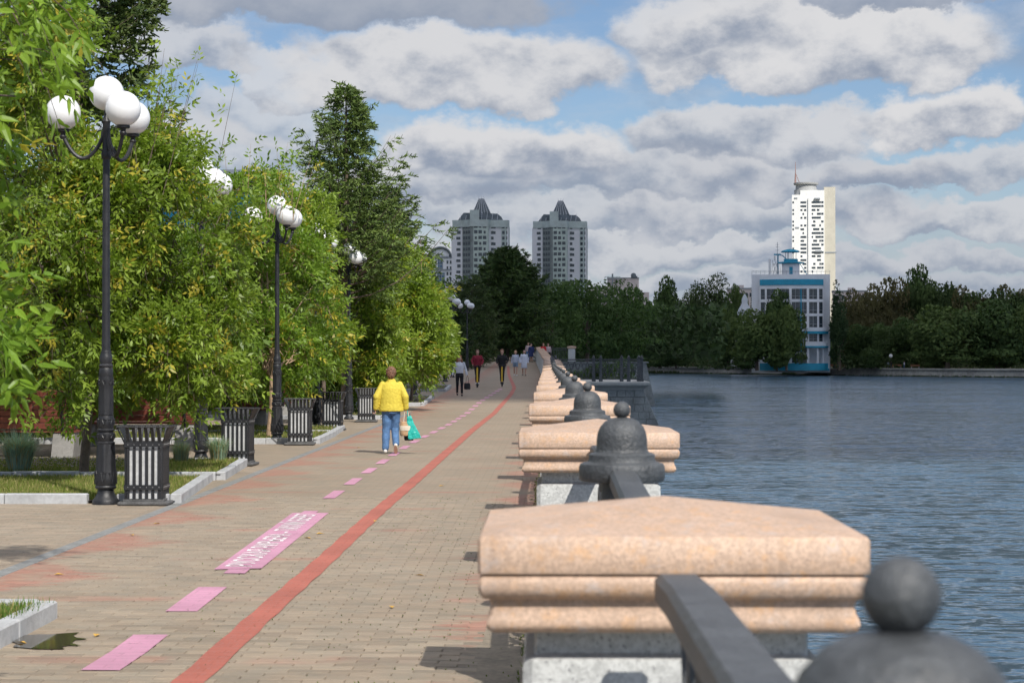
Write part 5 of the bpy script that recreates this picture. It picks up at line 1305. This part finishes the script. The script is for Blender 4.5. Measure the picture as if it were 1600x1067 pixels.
for (a, b, c, d) in ((684, 692, 405, 420), (683, 695, 426, 470), (630, 655, 404, 470), (600, 622, 404, 470)):
    m_ = MB(); m_.b2(OX(a), OX(b), -.15, .2, OZ(d), OZ(c)); w_ = m_.build('window', BLU, ob_)
    m_ = MB(); [m_.b2(OX(a), OX(b), -.25, -.16, OZ(y_), OZ(y_) + .3) for y_ in range(c + 4, d, 5)]; [m_.b2(OX(x_) - .1, OX(x_) + .1, -.27, -.16, OZ(d), OZ(c)) for x_ in np.arange(a + 3, b, 4)]; m_.build('glazing_bar', WFRAME, w_)
for x_ in (660, 668, 676, 699, 704):
    for y_ in range(407, 472, 9):
        if abs(y_ - 421) < 4: continue
        m_ = MB(); m_.b2(OX(x_ - 1.3), OX(x_ + 1.3), -.12, .1, OZ(y_ + 5), OZ(y_)); m_.build('window', WINDOW, ob_)
m_ = MB(); [m_.b2(OX(a), OX(b), 3, 8, OZ(397), OZ(c)) for a, b, c in ((645, 658, 392), (676, 682, 389), (696, 703, 393))]; m_.build('roof_box', WFRAME, ob_)

# pinkish blocks
PKW = mat('pinkish_plaster', (.64, .56, .54), .85, 0, .08, .3)
pk_ = empty('apartment_building', ((965 - 854) * 800 / F, 800, -1), 0, 'stepped pinkish apartment block peeping over the far trees', 'building')
q8 = F / 800
KX = lambda px: (px - 965) / q8
KZ = lambda py: (562 - py) / q8 + EYE + 1
m_ = MB(); m_.b2(KX(919), KX(950), 2, 14, 0, KZ(449)); m_.b2(KX(949), KX(998), 0, 14, 0, KZ(435)); m_.b2(KX(990), KX(1014), -1, 12, 0, KZ(457)); m_.build('wall', PKW, pk_)
m_ = MB(); m_.b2(KX(948.5), KX(998.5), -.3, 14.3, KZ(435), KZ(434)); m_.b2(KX(918.5), KX(950), 1.7, 14.3, KZ(449), KZ(448)); m_.b2(KX(986), KX(996), 3, 8, KZ(434), KZ(431)); m_.sphere((KX(990), 5, KZ(430)), 1.1, 10, 8); m_.build('roof_edge', ROOFD, pk_)
m_ = MB()
for x_ in (945, 951, 957, 963, 969): m_.tube([(KX(x_), -1, KZ(442)), (KX(x_), -1, KZ(433))], .09, 4)
for y_ in (433, 437, 442): m_.tube([(KX(945), -1, KZ(y_)), (KX(969), -1, KZ(y_))], .09, 4)
m_.tube([(KX(957), -1, KZ(475)), (KX(957), -1, KZ(428))], .35, 5); m_.build('antenna_frame', WFRAME, pk_)
for (a, b, y0_, y1_) in ((935, 948, 461, 465), (935, 948, 468, 472), (961, 965, 452, 457), (967, 971, 452, 457), (980, 987, 452, 458), (950, 955, 452, 457), (973, 984, 461, 464), (961, 965, 464, 469), (980, 987, 466, 470), (924, 930, 455, 460)):
    m_ = MB(); m_.b2(KX(a), KX(b), (1.85 if a < 949 else -.12) - (0), (2.1 if a < 949 else .1), KZ(y1_), KZ(y0_)); m_.build('window', WINDOW, pk_)
for (pxa, pxb, py, D_, lab) in ((1136, 1176, 452, 760, 'low pale building glimpsed left of the blue-trimmed building'), (1300, 1352, 456, 780, 'low pale building glimpsed right of the white tower')):
    fb = empty('apartment_building', ((pxa + pxb) / 2 * D_ / F - 854 * D_ / F, D_, -1), 0, lab, 'building')
    hw = (pxb - pxa) / 2 * D_ / F; zt = (562 - py) * D_ / F + EYE + 1
    m_ = MB(); m_.b2(-hw, hw, 0, 14, 0, zt); m_.b2(-hw * .1, hw * .3, 2, 8, zt, zt + 1.6); m_.build('wall', PKW, fb)
    m_ = MB(); m_.b2(-hw - .3, hw + .3, -.3, 14.3, zt - .01, zt + .5); m_.build('roof', WFRAME, fb)
    for k in range(5): m_ = MB(); m_.b2(-hw + 1 + k * hw * .38, -hw + 2.2 + k * hw * .38, -.1, .1, zt - 3, zt - 1.4); m_.build('window', WINDOW, fb)
# white and teal building behind the promenade trees
tb = empty('park_building', (-21, 112, 0), 0, 'white building with teal bands glimpsed through the trees on the left', 'building')
m_ = MB(); m_.b2(-9, 4.2, 0, 14, 0, 12.5); m_.build('wall', mat('white_render', (.72, .73, .74), .8, 0, .04, .3), tb)
m_ = MB(); m_.b2(-9.1, 4.3, -.1, 14.1, 9.4, 11.2); m_.b2(-9.1, 4.3, -.1, 14.1, 4.0, 5.2); m_.build('teal_band', TEAL, tb)
for k in range(6): m_ = MB(); m_.b2(-8 + k * 2, -6.8 + k * 2, -.12, .1, 6, 8.6); m_.build('window', WINDOW, tb)

for _o in list(bpy.data.objects):
    if _o.get('category') == 'building' and _o.parent is None: _o.rotation_euler = (0, 0, -math.atan2(_o.location.x, _o.location.y) * (.92 if _o.location.y > 300 else 0))
# ------------------------------------------------------------------ people
def capsule(mb, p0, p1, r0, r1, n=12):
    p0, p1 = Vector(p0), Vector(p1); d = (p1 - p0); L = d.length; d = d / max(L, 1e-6); pts = []; rad = []
    for a in (-80, -50, -20): pts.append(p0 + d * r0 * sin(radians(a))); rad.append(r0 * cos(radians(a)))
    for a in (20, 50, 80): pts.append(p1 + d * r1 * sin(radians(a))); rad.append(r1 * cos(radians(a)))
    mb.tube(pts, rad, n)
def chain(mb, pts, rs):
    for i in range(len(pts) - 1): capsule(mb, pts[i], pts[i + 1], rs[i], rs[i + 1])
def fuse(name, mb, voxel, m, sm=4, disp=0, dsz=.12):
    me = bpy.data.meshes.new(name); me.from_pydata(mb.v, [], mb.f); ob = bpy.data.objects.new(name, me); COL.objects.link(ob)
    r = ob.modifiers.new('r', 'REMESH'); r.mode = 'VOXEL'; r.voxel_size = voxel
    s_ = ob.modifiers.new('s', 'SMOOTH'); s_.iterations = sm; s_.factor = .5
    if disp:
        tx = bpy.data.textures.new(name, 'CLOUDS'); tx.noise_scale = dsz; d = ob.modifiers.new('d', 'DISPLACE'); d.texture = tx; d.strength = disp; d.mid_level = .5
    out = bpy.data.meshes.new_from_object(ob.evaluated_get(bpy.context.evaluated_depsgraph_get()))
    bpy.data.objects.remove(ob); out.name = name; out.materials.clear(); out.materials.append(m); out.polygons.foreach_set('use_smooth', [True] * len(out.polygons)); return out
def hand(mb, w, d, side, curl=.5, grip=False):
    """palm, four jointed fingers and a thumb from wrist w along direction d; side = +1 right hand, -1 left"""
    w = Vector(w); d = Vector(d).normalized(); fw = Vector((0, 1, 0)); fw = (fw - d * fw.dot(d)).normalized(); inn = d.cross(fw) * side
    pm = w + d * .05
    for q_ in (-.026, -.009, .009, .026): capsule(mb, w + d * .01 + fw * q_ * .6, w + d * .085 + fw * q_, .014, .0125, 8)
    for q_, l in ((.028, .070), (.0095, .078), (-.0095, .072), (-.028, .056)):
        b_ = w + d * .085 + fw * q_; k1 = b_ + (d * cos(curl * .8) - inn * 0 + inn * sin(curl * .8) * 1.) * l * .45; k2 = k1 + (d * cos(curl * 2) + inn * sin(curl * 2)) * l * .35; k3 = k2 + (d * cos(curl * 3) + inn * sin(curl * 3)) * l * .28
        chain(mb, [b_, k1, k2, k3], [.0095, .009, .0085, .0075])
    tb_ = w + d * .025 + fw * .026; t1 = tb_ + (d * .6 + fw * .7 + inn * .3).normalized() * .035; t2 = t1 + (d * .8 + fw * .2 + inn * .5).normalized() * .032
    chain(mb, [tb_, t1, t2], [.013, .011, .009])
SKIN = mat('skin', (.52, .31, .23), .55, 0, .05, 8, subsurf=.1)
def cloth(name, c, r=.85, v=.12): return mat(name, c, r, 0, v, 12, .5, 120)
def person(label, loc, rz, H, hair, top, bottom, shoes, wristL=None, wristR=None, elbL=None, elbR=None, stride=.18, vox=.013, rest=None, group=None, feet=None, torso=1.0, hairlong=0., topstyle='shirt', curl=.5, nm='person'):
    root = empty(nm, loc, rz, label, 'person', group); k = H / 1.70; root.scale = (k, k, k)
    wL = wristL or (-.25, .04, .88); wR = wristR or (.25, .02, .88); eL = elbL or (-.235, -.04, 1.13); eR = elbR or (.235, -.04, 1.13)
    sh_ = (.175, 0, 1.395)
    if feet: (kL, aL), (kR, aR) = feet
    else: kL, aL = (-.095, stride * .62 + .02, .50), (-.09, stride, .10); kR, aR = (.095, -stride * .3 + .04, .49), (.09, -stride, .13 if stride > .05 else .1)
    hp = (.085, 0, .88)
    b = MB()
    b.sphere((0, .012, 1.60), .105, 20, 14, (.74, .88, 1.12)); b.sphere((0, .035, 1.535), .065, 14, 10, (.8, .9, .8)); capsule(b, (0, .118, 1.585), (0, .102, 1.615), .013, .008); b.sphere((0, .105, 1.545), .016, 8, 6, (1.5, .6, .5))
    for s_ in (-1, 1): b.sphere((s_ * .08, .0, 1.595), .022, 8, 6, (.4, .8, 1.3))
    chain(b, [(0, -.005, 1.40), (0, .0, 1.50)], [.056, .05])
    chain(b, [(0, 0, .93), (0, 0, 1.12), (0, .0, 1.30)], [.12, .105, .12]); chain(b, [(-.14, 0, 1.37), (.14, 0, 1.37)], [.06, .06])
    for s_, e, w_2 in ((-1, eL, wL), (1, eR, wR)):
        chain(b, [(s_ * sh_[0], 0, sh_[2]), e, w_2], [.05, .038, .026]); dd_ = Vector(w_2) - Vector(e); hand(b, w_2, dd_, s_, curl)
    for s_, kn, an in ((-1, kL, aL), (1, kR, aR)):
        chain(b, [(s_ * hp[0], 0, hp[2]), kn, ((kn[0] + an[0]) / 2, (kn[1] + an[1]) / 2 - .02, (kn[2] + an[2]) / 2), an], [.085, .055, .052, .036]); capsule(b, an, (an[0], an[1] + .14, an[2] - .06), .034, .028)
    link('body', fuse('body', b, vox, SKIN, 3), root)
    # hair
    h = MB(); h.sphere((0, -.012, 1.622), .112, 20, 14, (.88, .96, 1.03)); h.sphere((0, -.05, 1.58), .085, 14, 10, (.95, .8, 1.1))
    if hairlong:
        for s_ in (-1, 0, 1): chain(h, [(s_ * .06, -.05, 1.60), (s_ * .095, -.055 if s_ == 0 else .0, 1.48), (s_ * .105, -.05 if s_ == 0 else .04, 1.60 - hairlong)], [.05, .04, .025])
    hm = fuse('hair', h, vox * .8, cloth('hair_%d' % int(hair[0] * 1000), hair, .6, .45), 1, .05, .022); link('hair', hm, root, (0, -.012, .012))
    for s_ in (-1, 1): e_ = MB(); e_.sphere((s_ * .032, .097, 1.605), .0095, 8, 6); e_.build('eye', mat('eye_dark', (.03, .02, .02), .2), root)
    # top
    t = MB(); tc_ = torso
    if topstyle == 'jacket':
        t.loft([[(cos(2 * pi * i / 20) * rx, sin(2 * pi * i / 20) * ry + oy, z) for i in range(20)] for z, rx, ry, oy in ((.845, .245, .165, 0), (.87, .25, .172, 0), (1.0, .235, .165, 0), (1.15, .222, .158, -.01), (1.3, .212, .145, -.015), (1.395, .185, .115, -.01), (1.44, .10, .085, 0), (1.50, .072, .075, 0), (1.505, .06, .06, 0))])
        rs_ = [.066, .076, .058]
    elif topstyle == 'dress':
        t.loft([[(cos(2 * pi * i / 18) * rx, sin(2 * pi * i / 18) * ry, z) for i in range(18)] for z, rx, ry in ((.52, .21, .15), (.9, .19, .145), (1.1, .16, .12), (1.3, .18, .125), (1.4, .15, .09), (1.45, .06, .06))]); rs_ = [.066, .062, .055]
    else:
        hz = .97 if topstyle == 'crop' else .88
        t.loft([[(cos(2 * pi * i / 18) * rx * tc_, sin(2 * pi * i / 18) * ry, z) for i in range(18)] for z, rx, ry in ((hz, .165, .13), (1.1, .165, .13), (1.3, .185, .135), (1.4, .15, .09), (1.45, .065, .06))]); rs_ = [.064, .058, .048]
    for s_, e, w_2 in ((-1, eL, wL), (1, eR, wR)): chain(t, [(s_ * sh_[0], 0, sh_[2] - .01), e, tuple(Vector(e).lerp(Vector(w_2), .93))], rs_)
    link('jacket' if topstyle == 'jacket' else ('dress' if topstyle == 'dress' else 'shirt'), fuse('top', t, vox, top, 3, .013 if topstyle == 'jacket' else .018, .05), root)
    # bottom
    p = MB(); kind, bm = bottom
    if kind:
        p.loft([[(cos(2 * pi * i / 18) * rx, sin(2 * pi * i / 18) * ry, z) for i in range(18)] for z, rx, ry in ((.80, .17, .135), (.88, .175, .14), (.98, .155, .125), (1.03, .145, .115))])
        for s_, kn, an in ((-1, kL, aL), (1, kR, aR)):
            end = {'trousers': .9, 'shorts': 0}[kind]
            if kind == 'trousers': chain(p, [(s_ * .09, 0, .86), kn, tuple(Vector(kn).lerp(Vector(an), .5)), tuple(Vector(kn).lerp(Vector(an), .96))], [.112, .090, .082, .076] if topstyle == 'jacket' else [.095, .066, .058, .050])
            else: chain(p, [(s_ * .09, 0, .86), tuple(Vector((s_ * .09, 0, .86)).lerp(Vector(kn), .5))], [.10, .092])
        link(kind, fuse(kind, p, vox, bm, 2, .02, .09), root)
    for s_, kn, an in ((-1, kL, aL), (1, kR, aR)):
        up_ = an[2] - .10 > .05; q = MB(); a_ = Vector(an)
        if up_: heel, toe = a_ + Vector((0, -.05, -.03)), a_ + Vector((0, .06, -(an[2] - .03)))
        else: heel, toe = a_ + Vector((0, -.045, -.055)), a_ + Vector((0, .16, -.062))
        ball_ = heel.lerp(toe, .65); chain(q, [tuple(heel), tuple(ball_), tuple(toe)], [.042, .046, .032]); capsule(q, tuple(a_ + Vector((0, 0, -.0))), tuple(heel + Vector((0, .02, 0))), .04, .042)
        sh__ = link('shoe', fuse('shoe', q, vox * .8, shoes, 2), root)
        if up_ and rest == 'sole':
            so_ = MB(); n_ = (toe - heel).normalized().cross(Vector((1, 0, 0))); n_ = n_ if n_.y < 0 else -n_
            c_ = [heel - (toe - heel) * .2, heel.lerp(toe, .5), toe + (toe - heel) * .16]; wds = (.032, .03, .04)
            so_.loft([[tuple(c + Vector((w_3 * cos(a2), 0, 0)) + n_ * (.040 + o_) + (toe - heel).normalized() * w_3 * .6 * sin(a2)) for c, w_3 in ((c_[0].lerp(c_[2], (a3 / 11)), .04) for a3 in (0,)) for a2 in ()] or
                      [tuple(Vector((an[0] + .040 * cos(a2), 0, 0)) + Vector((0, 1, 0)) * heel.lerp(toe, .45).y + Vector((0, 0, 1)) * heel.lerp(toe, .45).z + n_ * (.034 + o_) + (toe - heel).normalized() * .115 * sin(a2)) for a2 in [2 * pi * i / 16 for i in range(16)]] for o_ in (0, .014)])
            so_.build('sole', mat('tan_sole', (.50, .36, .22), .8), sh__)
    return root
YEL = mat('yellow_jacket', (.62, .50, .06), .8, 0, .08, 7, .5, 60)
DEN = mat('blue_denim', (.085, .175, .34), .9, 0, .3, 9, .5, 120)
yw = on_ground(611, 709)
person('person in a yellow jacket and blue jeans walking away with bags', (yw.x, yw.y, .008), .02, 1.60, (.17, .085, .05), YEL, ('trousers', DEN), mat('white_sneaker', (.65, .63, .6), .7, 0, .1, 20),
       wristL=(-.31, .0, .90), wristR=(.30, .0, .90), elbL=(-.285, -.06, 1.14), elbR=(.285, -.06, 1.14), feet=(((-.10, .05, .50), (-.115, .0, .10)), ((.075, .10, .51), (.10, -.10, .20))), vox=.010, rest='sole', topstyle='jacket', curl=.9)
def bag(label, loc, w, d, h, m, hm_, rz=0, handle=.12, shape=1., name='bag', flare=0.):
    r_ = empty(name, loc, rz, label, 'bag'); mb = MB(); rg = []
    for z, k_ in ((0, .86), (.04, 1.), (h * .5, 1. * shape), (h * .9, .92 * shape + flare), (h, .86 * shape + flare)):
        rg.append([(cos(2 * pi * i / 20) * abs(cos(2 * pi * i / 20)) ** -.35 * w / 2 * k_ if abs(cos(2 * pi * i / 20)) > 1e-6 else 0, sin(2 * pi * i / 20) * d / 2 * k_ * (1 - .3 * z / h), z) for i in range(20)])
    mb.loft(rg); o = link('bag_body', fuse('bag_body', mb, .008, m, 1, .015, .06), r_)
    for s_ in (-1, 1): m2 = MB(); m2.tube([(-w * .22, s_ * d * .25, h * .88), (-w * .15, s_ * d * .15, h + handle * .8), (0, 0, h + handle), (w * .15, s_ * d * .15, h + handle * .8), (w * .22, s_ * d * .25, h * .88)], .008, 6); m2.build('handle', hm_, r_)
    return r_
TAN = mat('tan_leather', (.42, .27, .15), .6, 0, .2, 8); CRM = mat('cream_canvas', (.62, .55, .44), .8, 0, .08, 9); BLK = mat('black_cloth', (.018, .018, .02), .7, 0, .3, 9)
TURQ = mat('turquoise_plastic', (.02, .42, .36), .45, 0, .12, 7)
bx_ = yw.x
tb_ = bag('tan and cream handbag hanging from the right hand of the yellow-jacketed person', (bx_ + .285, yw.y + .02, .34), .24, .15, .27, TAN, CRM, .1, .20)
m2 = MB(); m2.lathe([(.121, .10), (.125, .12), (.125, .175), (.120, .19)], n=20); o = link('cream_band', m2.mesh('cream_band', CRM, True), tb_); o.scale = (1.04, .62, 1)
# turquoise carrier bag: thin, slanting outwards
r_ = empty('carrier_bag', (bx_ + .43, yw.y + .0, .27), 0, 'turquoise carrier bag swinging outermost beside the handbag', 'bag')
mb = MB(); mb.loft([[(-.10, -.05, .0), (.14, -.05, .03), (.14, .05, .03), (-.10, .05, .0)], [(-.11, -.05, .1), (.10, -.05, .12), (.10, .05, .12), (-.11, .05, .1)], [(-.125, -.03, .27), (.0, -.03, .30), (.0, .03, .30), (-.125, .03, .27)], [(-.13, -.015, .43), (-.06, -.015, .46), (-.06, .015, .46), (-.13, .015, .43)]])
link('bag_body', fuse('bag_body', mb, .008, TURQ, 1, .03, .08), r_)
m2 = MB(); m2.tube([(-.10, 0, .44), (-.13, 0, .56), (-.15, 0, .57), (-.11, .01, .43)], .007, 5); m2.build('handle', TURQ, r_)
bag('small black bag tucked behind the tan handbag', (bx_ + .33, yw.y + .12, .25), .19, .12, .20, BLK, BLK, 0, .33, name='shopping_bag')

WSH = cloth('white_blouse', (.62, .64, .70)); BLT = cloth('black_trousers', (.014, .014, .018)); MAR = cloth('maroon_jacket', (.22, .012, .03)); BKJ = cloth('black_jacket', (.012, .012, .013))
LBL = cloth('pale_blue_shirt', (.45, .50, .60)); DSH = cloth('denim_shorts', (.20, .28, .38)); WDR = cloth('white_dress', (.62, .66, .76)); BSH = mat('black_shoe', (.02, .02, .02), .5); WSHO = mat('white_shoe', (.7, .7, .7), .6); NAVY = cloth('navy_coat', (.02, .035, .12)); REDC = cloth('red_coat', (.45, .012, .02)); PNKC = cloth('pale_pink_top', (.50, .38, .38))
def stand(px, py, D):
    return ((px - 854) * D / F, D, gz(D) + .004)
p = stand(718, 617, 85)
person('person with loose ginger hair, white blouse and black trousers, walking with a bag', p, pi + .12, 1.70, (.28, .11, .04), WSH, ('trousers', BLT), BSH, stride=.10, hairlong=.34, topstyle='crop', wristL=(-.32, .02, .90), wristR=(.30, .02, .90), elbL=(-.26, -.05, 1.14))
bag('black tote hanging from the hand of the person in the white blouse', (p[0] + .33, p[1] - .02, p[2] + .28), .27, .12, .27, BLK, BLK, 0, .30, 1.05, name='tote_bag')
def scooter(label, loc, rz):
    r_ = empty('electric_scooter', loc, rz, label, 'scooter', 'electric scooters ridden towards the viewer')
    YS_ = mat('yellow_scooter_paint', (.60, .38, .02), .4, 0, .08, 5); TY = mat('tyre_rubber', (.02, .02, .02), .8)
    m_ = MB(); m_.cbox(-.08, .08, -.38, .24, .12, .17, .015); m_.build('deck', BLK, r_)
    for y in (-.48, .48):
        w_ = MB(); w_.tube([(0, y + .085 * cos(2 * pi * i / 20), .113 + .085 * sin(2 * pi * i / 20)) for i in range(21)], .028, 8, False); wh = w_.build('wheel', TY, r_, True)
        h_ = MB(); h_.tube([(-.03, y, .113), (.03, y, .113)], .05, 10); h_.build('hub', BLK, wh)
    m_ = MB(); m_.tube([(0, .48, .113), (0, .40, .26), (0, .24, .15)], .03, 8); m_.tube([(0, -.34, .15), (0, -.48, .2), (0, -.56, .14)], .03, 6); m_.build('fork', BLK, r_)
    m_ = MB(); m_.tube([(0, .42, .24), (0, .30, 1.06)], .032, 10); m_.tube([(0, .425, .26), (0, .318, .94)], .042, 10); m_.build('stem', YS_, r_)
    m_ = MB(); m_.tube([(-.24, .26, 1.09), (-.1, .29, 1.10), (.1, .29, 1.10), (.24, .26, 1.09)], .016, 8); m_.sphere((0, .33, 1.04), .035, 10, 8); m_.build('handlebar', BLK, r_)
    return r_
def rider(label, slab, px, D, top, hairc, H):
    x, y, z = stand(px, 0, D)
    scooter(slab, (x, y, z), pi)
    k = 1.7 / H
    person(label, (x, y + .0, z + .166), pi, H, hairc, top, ('trousers', BLT), WSHO if top is MAR else BSH, wristL=(-.23, .15, 1.0), wristR=(.23, .15, 1.0), elbL=(-.28, .03, 1.17), elbR=(.28, .03, 1.17), feet=(((-.06, .04, .50), (-.05, -.10, .10)), ((.06, .06, .49), (.05, .06, .10))), topstyle='shirt', torso=1.2, curl=.9)
rider('person in a maroon jacket riding a scooter', 'yellow-stemmed scooter under the rider in maroon', 746, 100, MAR, (.10, .05, .03), 1.70)
rider('person in a black jacket riding a scooter', 'yellow-stemmed scooter under the rider in black', 784.5, 102, BKJ, (.22, .11, .06), 1.70)
person('person in a pale blue shirt and denim shorts walking on the promenade', stand(805.5, 0, 132), pi - .1, 1.66, (.35, .22, .12), LBL, ('shorts', DSH), WSHO, stride=.08, topstyle='shirt')
person('person in a long open white dress beside the one in shorts', stand(819, 0, 132.5), pi + .1, 1.70, (.05, .03, .02), WDR, (None, None), BSH, stride=.10, topstyle='dress')
person('person in a pale top walking farthest up the promenade', stand(825.5, 0, 184), pi, 1.70, (.12, .07, .04), PNKC, ('trousers', DEN), BSH, stride=.1)
person('person in a navy dress farthest up the promenade by the wall', stand(830, 0, 180), pi, 1.66, (.05, .03, .02), NAVY, (None, None), BSH, stride=.1, topstyle='dress')
x_, y_ = (848 - 854) * 176 / F + 1.0, 176
person('person in a red coat behind the climbing parapet wall', ((849 - 854) * 178 / F, 178, 1.52), pi, 1.70, (.2, .1, .05), REDC, ('trousers', BLT), BSH, stride=.08, topstyle='shirt', torso=1.15)
person('person in a pale pink top standing beside the red coat', ((856.5 - 854) * 180 / F, 180, 1.56), pi, 1.66, (.15, .08, .05), PNKC, ('trousers', BLT), BSH, stride=.05)

# tiny figures and lamps on the far embankment
templ = [o for o in bpy.data.objects if o.get('category') == 'person' and 'farthest up' in str(o.get('label'))]
FP = [(1120, 'w', 'tiny pale figure standing by bushes on the far embankment'), (1208, 'w', 'tiny figure in white left of the blue plinth steps'), (1229, 'w', 'tiny figure in white before the blue plinth'), (1240, 'k', 'tiny dark figure next to the one in white'), (1262, 'k', 'tiny dark figure in front of the porch'), (1270, 'w', 'tiny pale figure in front of the porch'), (1281, 'w', 'tiny pale figure beside the porch column'),
      (1331, 'w', 'tiny figure in white alone on the open embankment'), (1361, 'k', 'tiny dark figure under the far lamps'), (1386, 'b', 'tiny figure in blue by the far benches'), (1391, 'k', 'tiny dark figure by the far benches'), (1411, 'w', 'tiny pale figure under the trees on the right'), (1303, 'o', 'tiny figure in orange beside the poplar')]
cm_ = {'w': WSH, 'k': BLT, 'b': LBL, 'o': mat('orange_cloth', (.5, .15, .04), .8)}
FTOP = {}
src = templ[0]
for i, (px, kd, lab) in enumerate(FP):
    c = copy_tree(src); x, y = shore(px, 5); c.location = (x, y, -.30); c.rotation_euler = (0, 0, pi + i); tag(c, lab, 'person', 'tiny figures on the far embankment')
    for ch in c.children:
        if ch.name.startswith('shirt'):
            if kd not in FTOP: FTOP[kd] = ch.data.copy(); FTOP[kd].materials.clear(); FTOP[kd].materials.append(cm_[kd])
            ch.data = FTOP[kd]
for i, (px, py, lab) in enumerate(((1275, 544.5, 'small white globe lamp in front of the porch'), (1293, 545, 'small white globe lamp beside the dark poplar'), (1346, 544.5, 'small white globe lamp left of its pair in the dark trees'), (1370, 545, 'small white globe lamp right of its pair in the dark trees'), (1183, 561, 'low white globe lamp left of the blue plinth'), (1390, 556, 'low white globe lamp near the right benches'))):
    x, y = shore(px, 4); z = EYE + (562 - py) * y / F
    r_ = empty('embankment_lamp', (x, y, -.30), 0, lab, 'street lamp', 'globe lamps on the far embankment')
    m_ = MB(); m_.tube([(0, 0, 0), (0, 0, z + .2)], [.12, .06], 6); m_.build('pole', IRON, r_)
    m_ = MB(); m_.sphere((0, 0, z + .3), .46, 16, 10); m_.build('globe', GLOBE, r_)
BW = mat('bench_brown_far', (.26, .13, .07), .7)
for i, px in enumerate((1200, 1222, 1250, 1303, 1318, 1400, 1428)):
    x, y = shore(px, 7); r_ = empty('embankment_bench', (x, y, -.30), 0, 'small brown bench on the far embankment ' + ['left of the blue plinth', 'beside the figure in white', 'before the porch', 'beside the orange figure', 'right of the poplar', 'under the right-hand trees', 'farthest along the right-hand trees'][i], 'bench', 'benches on the far embankment')
    m_ = MB(); m_.b2(-1.1, 1.1, -.2, .25, .4, .48); m_.build('seat', BW, r_); m_ = MB(); m_.b2(-1.1, 1.1, .26, .32, .5, .95); m_.build('backrest', BW, r_)
    for s_ in (-.9, .9): m_ = MB(); m_.b2(s_ - .08, s_ + .08, -.2, .25, 0, .4); m_.build('leg', CONC, r_)

# ------------------------------------------------------------------ the cumulus that shades the far half of the lake
cme = MB(); rg = random.Random(9)
h0 = 430.
edge = []
g2 = np.random.default_rng(12)
NX, NY = 60, 44
def cz(i, j, top):
    u = i / NX * 2 - 1; v = j / NY * 2 - 1; e = max(0, 1 - max(abs(u), abs(v)) ** 4)
    return h0 + (70 + 25 * sin(i * .9) * cos(j * .7) + 20 * sin(i * .37 + j * .5)) * e ** .5 if top else h0 - 4 * sin(i * .8) * sin(j * .9) * e
vs = []; fs = []
for top in (0, 1):
    for j in range(NY + 1):
        for i in range(NX + 1):
            yj = (80 - .9 * h0) + (1190 - 80) * j / NY + 3 * sin(i * .9) * (1 - j / NY)
            vs.append((-1150 + 2500 * i / NX + 8 * sin(j * .9), yj, cz(i, j, top)))
o_ = (NX + 1) * (NY + 1)
for j in range(NY):
    for i in range(NX):
        a = j * (NX + 1) + i; fs.append((a, a + NX + 1, a + NX + 2, a + 1)); fs.append((a + o_, a + 1 + o_, a + NX + 2 + o_, a + NX + 1 + o_))
me = bpy.data.meshes.new('cloud'); me.from_pydata(vs, [], fs)
CLM = bpy.data.materials.new('cloud_vapour'); CLM.use_nodes = True; t = NT(CLM.node_tree)
d_ = t.n('ShaderNodeBsdfDiffuse'); d_.inputs[0].default_value = (.9, .9, .9, 1); tr = t.n('ShaderNodeBsdfTranslucent'); tr.inputs[0].default_value = (.95, .96, 1, 1); mx = t.n('ShaderNodeMixShader'); mx.inputs[0].default_value = .74; t.put(mx.inputs[1], d_.outputs[0]); t.put(mx.inputs[2], tr.outputs[0])
o__ = t.n('ShaderNodeOutputMaterial'); t.put(o__.inputs[0], mx.outputs[0]); me.materials.append(CLM)
tag(link('cloud', me), kind='structure')
